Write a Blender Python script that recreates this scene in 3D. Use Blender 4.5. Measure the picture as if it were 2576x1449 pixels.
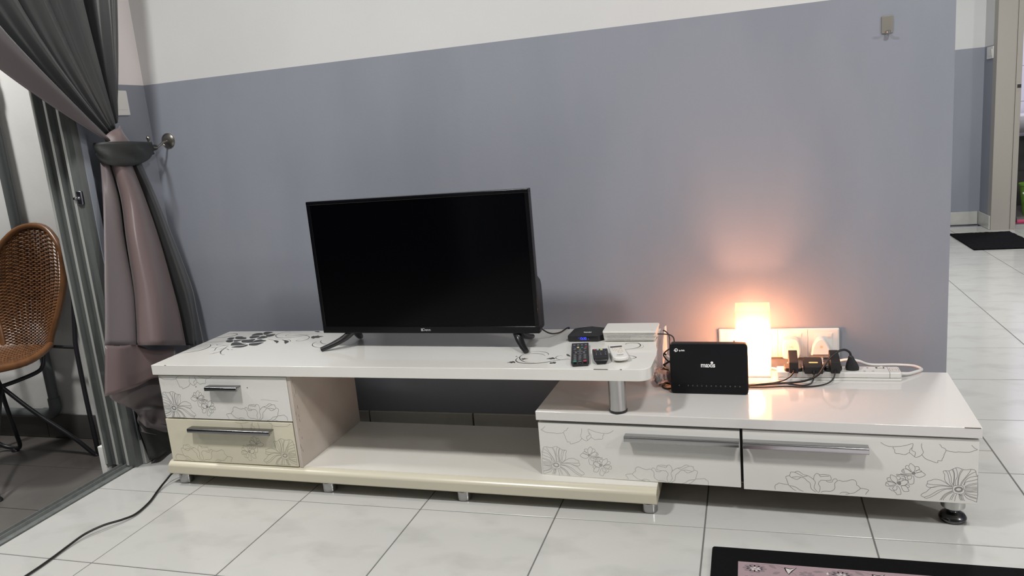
import bpy, bmesh, math, random
from mathutils import Matrix, Vector
random.seed(7)
for _o in list(bpy.data.objects): bpy.data.objects.remove(_o)
SC = bpy.context.scene
COL = SC.collection
PI = math.pi
# ------------------------------------------------------------------ camera
cam = bpy.data.objects.new('camera', bpy.data.cameras.new('camera'))
COL.objects.link(cam)
cam.data.sensor_width = 36.0
cam.data.lens = 27.212
cam.data.clip_start = 0.02
CR = ((0.95526, -0.29455, 0.02433), (0.28263, 0.93423, 0.21763), (-0.08683, -0.20102, 0.97573))
_r, _f, _u = (Vector((CR[0][i], CR[1][i], CR[2][i])).normalized() for i in range(3))
_m = Matrix(((_r.x, _u.x, -_f.x, 2.1291), (_r.y, _u.y, -_f.y, -2.4314), (_r.z, _u.z, -_f.z, 1.0517), (0, 0, 0, 1)))
cam.matrix_world = _m
SC.camera = cam
# ------------------------------------------------------------------ world, lights, exposure
W = bpy.data.worlds.new('world'); SC.world = W; W.use_nodes = True
W.node_tree.nodes['Background'].inputs[0].default_value = (0.30, 0.34, 0.42, 1)
W.node_tree.nodes['Background'].inputs[1].default_value = 0.06
def area(name, loc, sx, sy, power, col, rot=(0, 0, 0)):
    l = bpy.data.lights.new(name, 'AREA'); l.shape = 'RECTANGLE'; l.size = sx; l.size_y = sy
    l.energy = power; l.color = col
    o = bpy.data.objects.new(name, l); COL.objects.link(o); o.location = loc; o.rotation_euler = rot
    return o
area('ceiling_light_left', (0.70, -1.72, 2.62), 0.24, 0.24, 40, (1.0, 0.985, 0.96))
area('ceiling_light_right', (2.75, -1.75, 2.62), 0.24, 0.24, 31, (1.0, 0.985, 0.96))
fl = bpy.data.lights.new('added_fill_light', 'POINT'); fl.energy = 105; fl.color = (1.0, 0.97, 0.93); fl.shadow_soft_size = 0.15  # unseen fill added at the right rear to brighten the left wall
fo = bpy.data.objects.new('added_fill_light', fl); COL.objects.link(fo); fo.location = (5.3, -2.2, 2.3)
area('hall_light', (3.35, 1.9, 2.62), 0.25, 0.25, 60, (1.0, 0.985, 0.96))
area('porch_lamp', (-0.95, -0.85, 2.40), 0.25, 0.25, 30, (1.0, 0.98, 0.95))
area('bathroom_lamp', (4.7, 4.9, 2.40), 0.3, 0.3, 14, (0.95, 0.93, 1.0))
SC.view_settings.view_transform = 'Standard'
SC.view_settings.look = 'None'
SC.view_settings.gamma = 1.0
SC.view_settings.use_curve_mapping = False
SC.view_settings.exposure = 0.20
# ------------------------------------------------------------------ helpers
WM = {}
def box(bm, x0, x1, y0, y1, z0, z1, bev=0, seg=2):
    r = bmesh.ops.create_cube(bm, size=1.0)
    vs = r['verts']
    for v in vs:
        v.co = Vector(((x0 + x1) / 2 + v.co.x * (x1 - x0), (y0 + y1) / 2 + v.co.y * (y1 - y0), (z0 + z1) / 2 + v.co.z * (z1 - z0)))
    if bev > 0:
        es = list({e for v in vs for e in v.link_edges})
        bmesh.ops.bevel(bm, geom=es, offset=bev, segments=seg, affect='EDGES', profile=0.5)
    return bm
def prism(bm, pts, axis, a0, a1, bev=0, seg=2):
    mk = {'z': lambda p, a: (p[0], p[1], a), 'y': lambda p, a: (p[0], a, p[1]), 'x': lambda p, a: (a, p[0], p[1])}[axis]
    A = [bm.verts.new(mk(p, a0)) for p in pts]
    B = [bm.verts.new(mk(p, a1)) for p in pts]
    n = len(pts)
    fs = [bm.faces.new(A), bm.faces.new(list(reversed(B)))]
    for i in range(n): fs.append(bm.faces.new((A[i], B[i], B[(i + 1) % n], A[(i + 1) % n])))
    bmesh.ops.recalc_face_normals(bm, faces=fs)
    if bev > 0:
        es = list({e for f in fs[:2] for e in f.edges})
        bmesh.ops.bevel(bm, geom=es, offset=bev, segments=seg, affect='EDGES', profile=0.5)
    return bm
def catmull(pts, k=6, closed=False):
    P = [Vector(p) for p in pts]; n = len(P); out = []
    for i in range(n if closed else n - 1):
        a = P[(i - 1) % n] if closed or i > 0 else P[0] * 2 - P[1]
        b = P[i]; c = P[(i + 1) % n]
        d = P[(i + 2) % n] if closed or i + 2 < n else c * 2 - b
        for j in range(k):
            t = j / k
            out.append(0.5 * ((2 * b) + (c - a) * t + (2 * a - 5 * b + 4 * c - d) * t * t + (3 * b - a - 3 * c + d) * t ** 3))
    if not closed: out.append(P[-1])
    return out
def tube(bm, pts, r, n=8, closed=False, sx=1.0):
    P = [Vector(p) for p in pts]; m = len(P); rings = []; up = None
    for i, p in enumerate(P):
        if closed: t = P[(i + 1) % m] - P[i - 1]
        else: t = P[min(i + 1, m - 1)] - P[max(i - 1, 0)]
        t.normalize()
        if up is None:
            up = Vector((0, 0, 1)) if abs(t.z) < 0.9 else Vector((1, 0, 0))
        up = (up - t * up.dot(t))
        if up.length < 1e-6: up = t.orthogonal()
        up.normalize(); s = t.cross(up)
        rr = r[i] if isinstance(r, (list, tuple)) else r
        rings.append([bm.verts.new(p + (s * math.cos(2 * PI * k / n) * sx + up * math.sin(2 * PI * k / n)) * rr) for k in range(n)])
    for i in range(m if closed else m - 1):
        A, B = rings[i], rings[(i + 1) % m]
        for k in range(n): bm.faces.new((A[k], A[(k + 1) % n], B[(k + 1) % n], B[k]))
    if not closed:
        bm.faces.new(list(reversed(rings[0]))); bm.faces.new(rings[-1])
    return bm
def lathe(bm, prof, c, n=24, axis='z'):
    mk = {'z': lambda r, h, a: (c[0] + r * math.cos(a), c[1] + r * math.sin(a), c[2] + h),
          'y': lambda r, h, a: (c[0] + r * math.cos(a), c[1] + h, c[2] + r * math.sin(a)),
          'x': lambda r, h, a: (c[0] + h, c[1] + r * math.cos(a), c[2] + r * math.sin(a))}[axis]
    rings = []
    for r, h in prof:
        rings.append([bm.verts.new(mk(max(r, 1e-5), h, 2 * PI * k / n)) for k in range(n)])
    fs = []
    for A, B in zip(rings, rings[1:]):
        for k in range(n): fs.append(bm.faces.new((A[k], A[(k + 1) % n], B[(k + 1) % n], B[k])))
    fs.append(bm.faces.new(rings[0])); fs.append(bm.faces.new(rings[-1]))
    bmesh.ops.recalc_face_normals(bm, faces=fs)
    return bm
def ribbon(bm, pts, w, f3, taper=False):
    """flat printed line: 2-D polyline -> thin strip of quads, f3 maps plane coords to 3-D"""
    P = [Vector(p) for p in pts]
    keep = [P[0]]
    for p in P[1:]:
        if (p - keep[-1]).length > 1e-5: keep.append(p)
    P = keep; m = len(P)
    if m < 2: return
    prev = None
    for i, p in enumerate(P):
        t = (P[min(i + 1, m - 1)] - P[max(i - 1, 0)]).normalized()
        nrm = Vector((-t.y, t.x)); ww = w
        if taper: ww = w * (0.25 + 0.75 * math.sin(PI * i / max(1, m - 1)))
        a = bm.verts.new(f3(p + nrm * ww / 2)); b = bm.verts.new(f3(p - nrm * ww / 2))
        if prev: bm.faces.new((prev[0], prev[1], b, a))
        prev = (a, b)
def fillpoly(bm, pts, f3):
    vs = [bm.verts.new(f3(Vector(p))) for p in pts]
    f = bm.faces.new(vs)
    bmesh.ops.triangulate(bm, faces=[f])
def rrect(x0, x1, y0, y1, r, k=5):
    out = []
    for cx, cy, a0 in ((x1 - r, y1 - r, 0), (x0 + r, y1 - r, 90), (x0 + r, y0 + r, 180), (x1 - r, y0 + r, 270)):
        for i in range(k + 1):
            a = math.radians(a0 + 90 * i / k); out.append((cx + r * math.cos(a), cy + r * math.sin(a)))
    return out
def gridsurf(bm, rows, thick=0):
    V = [[bm.verts.new(p) for p in r] for r in rows]
    for i in range(len(V) - 1):
        for j in range(len(V[0]) - 1): bm.faces.new((V[i][j], V[i][j + 1], V[i + 1][j + 1], V[i + 1][j]))
    return bm
def obj(name, bm, mat, parent=None, frame=None, sharp=47, kind=None, label=None, flat=False, recalc=False):
    if recalc: bmesh.ops.recalc_face_normals(bm, faces=bm.faces[:])
    me = bpy.data.meshes.new(name); bm.to_mesh(me); bm.free()
    xs = [v.co for v in me.vertices]
    lo = Vector((min(v.x for v in xs), min(v.y for v in xs), min(v.z for v in xs)))
    hi = Vector((max(v.x for v in xs), max(v.y for v in xs), max(v.z for v in xs)))
    c = Vector(((lo.x + hi.x) / 2, (lo.y + hi.y) / 2, lo.z if parent is None else (lo.z + hi.z) / 2))
    me.transform(Matrix.Translation(-c))
    for m in (mat if isinstance(mat, (list, tuple)) else [mat]): me.materials.append(m)
    if not flat:
        me.shade_smooth()
        me.set_sharp_from_angle(angle=math.radians(sharp))
    o = bpy.data.objects.new(name, me)
    if not flat and len(me.polygons) < 3000:
        wn = o.modifiers.new('weighted_normals', 'WEIGHTED_NORMAL'); wn.keep_sharp = True; wn.weight = 100
    return place(o, c, parent, frame, kind, label)
def place(o, c, parent=None, frame=None, kind=None, label=None):
    COL.objects.link(o)
    w = (frame if frame is not None else Matrix.Identity(4)) @ Matrix.Translation(c)
    if parent is not None:
        o.parent = parent
        o.matrix_basis = WM[parent.name].inverted() @ w
    else: o.matrix_basis = w
    WM[o.name] = w
    if kind: o['kind'] = kind
    if label: o['label'] = label
    return o
def tag(o, label, cat, group=None):
    o['label'] = label; o['category'] = cat
    if group: o['group'] = group
    return o
def thing(name, label, cat, loc=(0, 0, 0), rotz=0, group=None):
    o = bpy.data.objects.new(name, None); o.empty_display_size = 0.05
    COL.objects.link(o); o.matrix_basis = Matrix.Translation(loc) @ Matrix.Rotation(rotz, 4, 'Z')
    WM[o.name] = o.matrix_basis.copy()
    return tag(o, label, cat, group)
def text(name, s, size, frame, mat, parent, ext=0.0002, align='CENTER', sx=1.0, bold=0.0):
    cu = bpy.data.curves.new(name, 'FONT'); cu.body = s; cu.size = size; cu.extrude = ext
    cu.align_x = align; cu.align_y = 'CENTER'; cu.offset = bold; cu.resolution_u = 4
    t = bpy.data.objects.new('tmp_text', cu); COL.objects.link(t)
    dg = bpy.context.evaluated_depsgraph_get()
    me = bpy.data.meshes.new_from_object(t.evaluated_get(dg)); me.name = name
    bpy.data.objects.remove(t)
    me.transform(Matrix.Diagonal((sx, 1, 1, 1)))
    me.materials.clear(); me.materials.append(mat)
    return place(bpy.data.objects.new(name, me), Vector((0, 0, 0)), parent, frame)
def face_frame(o, ex, ey):
    """matrix whose local x,y span the printed face at origin o"""
    ex = Vector(ex).normalized(); ey = Vector(ey).normalized(); ez = ex.cross(ey)
    return Matrix(((ex.x, ey.x, ez.x, o[0]), (ex.y, ey.y, ez.y, o[1]), (ex.z, ey.z, ez.z, o[2]), (0, 0, 0, 1)))
# ------------------------------------------------------------------ materials
def mat(name, col, rough=0.5, metal=0.0, spec=0.5, noise=None, bump=None, coat=0.0, rough_noise=None, emit=None, trans=0, sheen=0, aniso=None):
    m = bpy.data.materials.new(name); m.use_nodes = True; nt = m.node_tree
    b = nt.nodes['Principled BSDF']
    b.inputs['Base Color'].default_value = (*col, 1); b.inputs['Roughness'].default_value = rough
    b.inputs['Metallic'].default_value = metal; b.inputs['Specular IOR Level'].default_value = spec
    if coat: b.inputs['Coat Weight'].default_value = coat; b.inputs['Coat Roughness'].default_value = 0.05
    if trans: b.inputs['Transmission Weight'].default_value = trans
    if sheen: b.inputs['Sheen Weight'].default_value = sheen; b.inputs['Sheen Roughness'].default_value = 0.4
    if emit: b.inputs['Emission Color'].default_value = (*emit[0], 1); b.inputs['Emission Strength'].default_value = emit[1]
    tc = nt.nodes.new('ShaderNodeTexCoord')
    def nz(scale, det=3, stretch=None):
        n = nt.nodes.new('ShaderNodeTexNoise'); n.inputs['Scale'].default_value = scale; n.inputs['Detail'].default_value = det
        if stretch:
            mp = nt.nodes.new('ShaderNodeMapping'); mp.inputs['Scale'].default_value = stretch
            nt.links.new(tc.outputs['Object'], mp.inputs['Vector']); nt.links.new(mp.outputs['Vector'], n.inputs['Vector'])
        else: nt.links.new(tc.outputs['Object'], n.inputs['Vector'])
        return n
    if noise:
        sc, col2, lo, hi = noise[:4]
        n = nz(sc, 4, noise[4] if len(noise) > 4 else None)
        r = nt.nodes.new('ShaderNodeMapRange'); r.inputs['From Min'].default_value = lo; r.inputs['From Max'].default_value = hi
        mx = nt.nodes.new('ShaderNodeMix'); mx.data_type = 'RGBA'
        mx.inputs['A'].default_value = (*col, 1); mx.inputs['B'].default_value = (*col2, 1)
        nt.links.new(n.outputs['Fac'], r.inputs['Value']); nt.links.new(r.outputs['Result'], mx.inputs['Factor'])
        nt.links.new(mx.outputs['Result'], b.inputs['Base Color'])
    if bump:
        n = nz(bump[0], 2, bump[2] if len(bump) > 2 else None); bp = nt.nodes.new('ShaderNodeBump'); bp.inputs['Strength'].default_value = bump[1]
        bp.inputs['Distance'].default_value = 0.002
        nt.links.new(n.outputs['Fac'], bp.inputs['Height']); nt.links.new(bp.outputs['Normal'], b.inputs['Normal'])
    if rough_noise:
        n = nz(rough_noise[0]); r = nt.nodes.new('ShaderNodeMapRange')
        r.inputs['To Min'].default_value = rough_noise[1]; r.inputs['To Max'].default_value = rough_noise[2]
        nt.links.new(n.outputs['Fac'], r.inputs['Value']); nt.links.new(r.outputs['Result'], b.inputs['Roughness'])
    return m
LAMP_W = 9.5
M = {}
M['wall_grey'] = mat('wall_grey_paint', (0.274, 0.292, 0.338), 0.55, spec=0.3, noise=(1.6, (0.254, 0.273, 0.318), 0.42, 0.60, (2.2, 1, 0.8)), bump=(90, 0.12))
M['wall_white'] = mat('wall_white_paint', (0.66, 0.665, 0.665), 0.6, spec=0.3, noise=(2.0, (0.635, 0.64, 0.64), 0.4, 0.6), bump=(90, 0.12))
M['wall_white_lit'] = mat('lit_pinkish_white', (0.82, 0.775, 0.765), 0.6, spec=0.3)  # lighter pinkish copy of the white, brighter light put into the colour
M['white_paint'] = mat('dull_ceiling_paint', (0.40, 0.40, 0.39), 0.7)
M['room_dark'] = mat('rear_room_tone', (0.14, 0.135, 0.13), 0.8)
M['porch_white'] = mat('porch_wall_paint', (0.74, 0.74, 0.72), 0.65, noise=(3, (0.66, 0.66, 0.64), 0.45, 0.7), bump=(70, 0.15))
M['tile'] = mat('floor_tile_glazed', (0.495, 0.495, 0.475), 0.13, spec=0.5, noise=(5.5, (0.43, 0.43, 0.41), 0.50, 0.68, (1, 1.7, 1)), rough_noise=(9, 0.09, 0.2))
M['grout'] = mat('floor_grout', (0.14, 0.14, 0.135), 0.9)
M['skirt'] = mat('skirting_tile', (0.56, 0.56, 0.53), 0.25, noise=(7, (0.48, 0.48, 0.45), 0.45, 0.7))
M['porch_tile'] = mat('porch_tile_matte', (0.105, 0.096, 0.09), 0.45, noise=(6, (0.085, 0.078, 0.073), 0.4, 0.65), bump=(40, 0.15))
M['porch_skirt'] = mat('porch_skirting_tile', (0.085, 0.082, 0.077), 0.4, noise=(6, (0.07, 0.067, 0.064), 0.4, 0.65))
M['alu'] = mat('grey_powder_aluminium', (0.19, 0.205, 0.20), 0.42, metal=0.35, noise=(14, (0.15, 0.16, 0.16), 0.4, 0.7, (4, 4, 0.4)))
M['alu_light'] = mat('bright_aluminium_lip', (0.50, 0.51, 0.49), 0.4, metal=0.4)
M['pipe'] = mat('grey_pvc_pipe', (0.105, 0.118, 0.118), 0.45)
M['cab_top'] = mat('gloss_white_board_top', (0.74, 0.735, 0.695), 0.11, spec=0.5, coat=0.3, noise=(3, (0.715, 0.71, 0.67), 0.45, 0.65))
M['cab_front'] = mat('white_lacquer_drawer', (0.72, 0.715, 0.68), 0.24, noise=(3, (0.695, 0.69, 0.655), 0.45, 0.65))
M['cab_cream'] = mat('yellowed_lacquer_drawer', (0.66, 0.625, 0.49), 0.25, noise=(3, (0.63, 0.595, 0.455), 0.45, 0.65))
M['cab_base'] = mat('yellowed_shaded_base', (0.58, 0.54, 0.42), 0.25, noise=(2.2, (0.545, 0.515, 0.415), 0.42, 0.65))  # yellowed lacquer, also darkened for its dimmer lit front
M['cab_shelf'] = mat('lit_shelf_lacquer', (0.68, 0.66, 0.615), 0.2, noise=(2.2, (0.65, 0.63, 0.58), 0.42, 0.65))  # paler copy of the base lacquer, light on its top put into colour
M['cab_side'] = mat('beige_carcass_panel', (0.55, 0.49, 0.435), 0.45, noise=(9, (0.51, 0.45, 0.395), 0.42, 0.66))
M['cab_low'] = mat('gloss_white_low_top', (0.66, 0.645, 0.625), 0.09, spec=0.5, coat=0.4)
M['dark_gap'] = mat('dark_recess_shade', (0.03, 0.03, 0.03), 0.8)  # near-black that paints the shade of gaps, holes and slots
M['print_grey'] = mat('printed_grey_line', (0.235, 0.235, 0.225), 0.3)
M['print_tan'] = mat('printed_tan_line', (0.36, 0.34, 0.28), 0.3)
M['print_pale'] = mat('printed_pale_line', (0.38, 0.375, 0.36), 0.3)
M['print_dark'] = mat('printed_charcoal', (0.052, 0.054, 0.052), 0.28)
M['chip'] = mat('chipped_board_edge', (0.13, 0.11, 0.09), 0.8)
M['chrome'] = mat('chrome_satin', (0.46, 0.46, 0.47), 0.2, metal=1.0, noise=(30, (0.42, 0.42, 0.43), 0.4, 0.6, (0.3, 4, 4)))
M['chrome_dark'] = mat('dark_chrome_pull', (0.24, 0.24, 0.25), 0.16, metal=1.0)
M['steel'] = mat('brushed_steel', (0.56, 0.56, 0.55), 0.32, metal=1.0)
M['nickel'] = mat('antique_nickel', (0.36, 0.34, 0.30), 0.3, metal=1.0)
M['hookplate'] = mat('matte_nickel_plate', (0.30, 0.285, 0.25), 0.45, metal=0.7)
M['darkmetal'] = mat('dark_polished_metal', (0.12, 0.12, 0.125), 0.18, metal=1.0)
M['black'] = mat('black_plastic', (0.012, 0.012, 0.013), 0.32)
M['black_matte'] = mat('black_matte_plastic', (0.014, 0.014, 0.015), 0.55)
M['black_gloss'] = mat('black_gloss_plastic', (0.004, 0.004, 0.005), 0.14, spec=0.28)
M['screen'] = mat('tv_panel_glass', (0.001, 0.001, 0.0016), 0.12, spec=0.16)
M['router'] = mat('router_black_shell', (0.005, 0.005, 0.007), 0.38, spec=0.28)
M['cable'] = mat('black_cable', (0.008, 0.007, 0.007), 0.45)
M['iron'] = mat('black_iron_rod', (0.012, 0.012, 0.015), 0.4)
M['white_plastic'] = mat('white_plastic', (0.74, 0.73, 0.70), 0.32)
M['white_box'] = mat('white_modem_shell', (0.70, 0.69, 0.65), 0.35)
M['white_cord'] = mat('white_cord', (0.72, 0.71, 0.69), 0.4)
M['logo_white'] = mat('printed_white_logo', (0.85, 0.85, 0.85), 0.4)
M['logo_grey'] = mat('printed_silver_logo', (0.45, 0.45, 0.46), 0.4)
M['icon'] = mat('printed_icon_grey', (0.17, 0.17, 0.18), 0.4)
M['led_blue'] = mat('blue_clock_digit', (0.02, 0.03, 0.3), 0.4, emit=((0.04, 0.06, 1.0), 2.4))
M['key_grey'] = mat('remote_key_grey', (0.11, 0.11, 0.115), 0.5)
M['key_red'] = mat('remote_key_red', (0.32, 0.03, 0.06), 0.45)
M['key_green'] = mat('remote_key_green', (0.03, 0.20, 0.13), 0.45)
M['key_blue'] = mat('remote_key_blue', (0.03, 0.05, 0.16), 0.45)
M['key_yellow'] = mat('remote_key_yellow', (0.62, 0.58, 0.22), 0.45)
M['key_tan'] = mat('remote_key_tan', (0.60, 0.47, 0.34), 0.5)
M['key_mint'] = mat('remote_key_pale_green', (0.30, 0.42, 0.36), 0.45)
M['lcd'] = mat('remote_display_dark', (0.05, 0.04, 0.04), 0.2)
M['cur_grey'] = mat('charcoal_satin_curtain', (0.036, 0.038, 0.039), 0.31, spec=0.6, sheen=0.2)
M['cur_band'] = mat('charcoal_tieback_fabric', (0.026, 0.028, 0.027), 0.5, spec=0.4, bump=(300, 0.15))
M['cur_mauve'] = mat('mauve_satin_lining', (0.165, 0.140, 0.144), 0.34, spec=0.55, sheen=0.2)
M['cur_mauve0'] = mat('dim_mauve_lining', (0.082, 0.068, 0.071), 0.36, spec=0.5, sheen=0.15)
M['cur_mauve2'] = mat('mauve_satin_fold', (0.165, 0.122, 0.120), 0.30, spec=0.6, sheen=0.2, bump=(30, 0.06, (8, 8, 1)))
M['rattan'] = mat('brown_rattan_strand', (0.15, 0.066, 0.026), 0.36, noise=(40, (0.085, 0.037, 0.016), 0.4, 0.65))
M['rattan_rim'] = mat('brown_rattan_rim', (0.17, 0.074, 0.028), 0.33, noise=(25, (0.12, 0.052, 0.02), 0.4, 0.65))
M['rug_black'] = mat('black_rug_border', (0.005, 0.005, 0.006), 0.95, spec=0.1, bump=(600, 0.5))
M['rug_pink'] = mat('dusty_pink_rug', (0.33, 0.245, 0.265), 0.9, spec=0.1, bump=(600, 0.4))
M['rug_white'] = mat('pale_rug_centre', (0.68, 0.66, 0.68), 0.9, bump=(600, 0.4))
M['rug_mid'] = mat('mauve_rug_figure', (0.22, 0.17, 0.19), 0.9)
M['rug_ivory'] = mat('ivory_rug_figure', (0.55, 0.50, 0.50), 0.9)
M['doormat'] = mat('black_doormat_pile', (0.004, 0.004, 0.005), 0.95, spec=0.1, noise=(220, (0.014, 0.014, 0.016), 0.5, 0.75), bump=(350, 0.9))
M['beige_frame'] = mat('beige_door_frame', (0.36, 0.335, 0.30), 0.5)
M['bucket'] = mat('green_bucket', (0.16, 0.36, 0.03), 0.35)
M['sink'] = mat('white_ceramic', (0.82, 0.80, 0.84), 0.12)
M['pink'] = mat('pink_slipper', (0.55, 0.06, 0.14), 0.6)
M['bath_tile'] = mat('bath_wall_tile', (0.70, 0.68, 0.76), 0.25)
M['bath_floor'] = mat('bath_floor_tile', (0.16, 0.15, 0.14), 0.5)
M['plastic_bag'] = mat('clear_plastic_bag', (0.86, 0.80, 0.78), 0.12, trans=0.75)
M['bulb'] = mat('lamp_bulb_glow', (1, 0.8, 0.5), 0.4, emit=((1.0, 0.42, 0.22), LAMP_W * 27))
def lamp_glass():
    m = bpy.data.materials.new('frosted_lamp_glass'); m.use_nodes = True; nt = m.node_tree
    for n in list(nt.nodes):
        if n.type != 'OUTPUT_MATERIAL': nt.nodes.remove(n)
    out = [n for n in nt.nodes if n.type == 'OUTPUT_MATERIAL'][0]
    t = nt.nodes.new('ShaderNodeBsdfTransparent'); t.inputs[0].default_value = (1.0, 0.96, 0.90, 1)
    l = nt.nodes.new('ShaderNodeBsdfTranslucent'); l.inputs[0].default_value = (0.58, 0.52, 0.43, 1)
    d = nt.nodes.new('ShaderNodeBsdfDiffuse'); d.inputs[0].default_value = (0.85, 0.82, 0.76, 1)
    g = nt.nodes.new('ShaderNodeBsdfGlossy'); g.inputs['Roughness'].default_value = 0.25
    a = nt.nodes.new('ShaderNodeMixShader'); a.inputs[0].default_value = 0.56
    b = nt.nodes.new('ShaderNodeMixShader'); b.inputs[0].default_value = 0.25
    c = nt.nodes.new('ShaderNodeMixShader'); c.inputs[0].default_value = 0.05
    nt.links.new(l.outputs[0], b.inputs[1]); nt.links.new(d.outputs[0], b.inputs[2])
    nt.links.new(t.outputs[0], a.inputs[1]); nt.links.new(b.outputs[0], a.inputs[2])
    nt.links.new(a.outputs[0], c.inputs[1]); nt.links.new(g.outputs[0], c.inputs[2])
    nt.links.new(c.outputs[0], out.inputs['Surface'])
    return m
M['lamp_glass'] = lamp_glass()
# ------------------------------------------------------------------ measured artwork and cloth outlines (metres)
POPPY=[[(-0.0192,0.0426),(-0.0277,0.0521),(-0.0307,0.0597),(-0.0304,0.0699),(-0.0333,0.0753),(-0.0339,0.0791),(-0.0293,0.0809),(-0.022,0.0807),(-0.0147,0.0852),(-0.0075,0.0895),(-0.0003,0.0895),(0.008,0.0861),(0.0162,0.086),(0.0242,0.0878),(0.0315,0.0868),(0.0347,0.0826),(0.0364,0.0722)],[(-0.0137,0.0428),(-0.0189,0.0494),(-0.022,0.0637),(-0.0246,0.0747),(-0.0293,0.0807)],[(-0.0109,0.043),(-0.0162,0.0529),(-0.0172,0.0663),(-0.0219,0.0805)],[(-0.0124,0.0453),(-0.0109,0.06),(-0.0113,0.0745),(-0.0152,0.0847)],[(-0.011,0.0443),(-0.0097,0.0601),(-0.0099,0.0746),(-0.0134,0.0855)],[(-0.0073,0.0435),(-0.0076,0.0558),(-0.0038,0.0672),(-0.0044,0.0794),(-0.0075,0.0887)],[(-0.0023,0.045),(-0.0022,0.0584),(0.0001,0.0742),(0.0049,0.0854)],[(-0.0014,0.045),(-0.0008,0.0585),(0.0024,0.0743),(0.008,0.0856)],[(0.0032,0.0459),(0.0061,0.0545),(0.0148,0.0685),(0.0209,0.0789),(0.0243,0.0864)],[(0.005,0.0455),(0.0097,0.057),(0.0193,0.0711),(0.029,0.0789),(0.0348,0.0819)],[(0.01,0.0453),(0.0125,0.055),(0.0177,0.0632),(0.0257,0.0682),(0.0378,0.0707),(0.0387,0.0691),(0.0385,0.0038),(0.0148,0.0024),(-0.0354,0.0017)],[(0.0118,0.046),(0.0143,0.054),(0.026,0.0582),(0.0385,0.063)],[(0.0128,0.0427),(0.0226,0.049),(0.0379,0.0535)],[(0.0129,0.041),(0.0254,0.0464),(0.0379,0.0507)],[(0.0129,0.0394),(0.0256,0.042),(0.0382,0.0429)],[(0.0121,0.0371),(0.0257,0.0386),(0.0383,0.0396)],[(0.0121,0.0343),(0.0258,0.0347),(0.0383,0.0379)],[(0.0131,0.0315),(0.0259,0.0308),(0.0384,0.0346)],[(0.0132,0.0287),(0.0259,0.0291),(0.0386,0.0296)],[(0.0137,0.0265),(0.0261,0.023),(0.0388,0.0218)],[(0.0128,0.0253),(0.0235,0.0189),(0.0377,0.0149)],[(0.0115,0.0241),(0.0236,0.0166),(0.0382,0.0127)],[(0.0106,0.0224),(0.0182,0.0128),(0.0283,0.0086),(0.0384,0.0043)],[(0.0089,0.0211),(0.01,0.0122),(0.0149,0.0018)],[(0.007,0.0221),(0.0068,0.013),(0.0117,0.0021)],[(0.0006,0.0227),(0.0022,0.0127),(0.0071,0.0023)],[(0.0029,0.0223),(0.0048,0.0174),(0.0052,0.0202)],[(0.002,0.0217),(0.0045,0.0129),(0.0094,0.0025)],[(-0.0044,0.0217),(-0.0065,0.0131),(-0.0081,0.0028)],[(-0.0086,0.0214),(-0.0129,0.0115),(-0.0155,0.0022)],[(-0.0109,0.0224),(-0.0166,0.0112),(-0.0187,0.0019)],[(-0.0124,0.0262),(-0.0232,0.0186),(-0.0313,0.0077),(-0.0321,0.0014)],[(-0.0133,0.0284),(-0.026,0.0195),(-0.035,0.0074),(-0.0363,0.0016)],[(-0.0134,0.0301),(-0.0297,0.0192),(-0.0382,0.0055),(-0.0451,0.0009),(-0.0695,0.0001),(-0.0729,0.0073),(-0.0796,0.0107),(-0.0805,0.0135),(-0.0773,0.0178),(-0.069,0.023),(-0.0598,0.0339),(-0.0468,0.0383),(-0.0358,0.0408),(-0.0136,0.0385)],[(-0.0135,0.0357),(-0.0301,0.0339),(-0.0457,0.027),(-0.0594,0.0157),(-0.0734,0.0078)],[(-0.0135,0.0346),(-0.03,0.0316),(-0.0428,0.0227),(-0.0566,0.0114),(-0.0705,0.0046)],[(-0.0468,0.0383),(-0.057,0.035),(-0.0654,0.0352),(-0.0697,0.0394),(-0.0675,0.0447),(-0.0667,0.051),(-0.0593,0.0534),(-0.0537,0.0566),(-0.0435,0.0566),(-0.0323,0.0523),(-0.023,0.0457),(-0.0137,0.0413)],[(-0.0675,0.0441),(-0.0563,0.0427),(-0.0358,0.0427),(-0.0136,0.0407)],[(-0.0127,0.0397),(-0.0109,0.0421),(-0.0064,0.0441),(0.0037,0.0448),(0.0092,0.0419),(0.0103,0.0358),(0.0131,0.0315),(0.0106,0.0257),(0.0052,0.0225),(-0.004,0.0229),(-0.0105,0.0247),(-0.0125,0.0307),(-0.0127,0.0397)]]
POPPY_T=[[(0.0072,0.0336),(0.0059,0.0312),(0.0034,0.0294),(0.0002,0.0285),(-0.0031,0.0288),(-0.0058,0.0301),(-0.0074,0.0322),(-0.0076,0.0347),(-0.0062,0.037),(-0.0037,0.0388),(-0.0005,0.0397),(0.0028,0.0394),(0.0055,0.0381),(0.007,0.036),(0.0072,0.0336)]]
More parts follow.
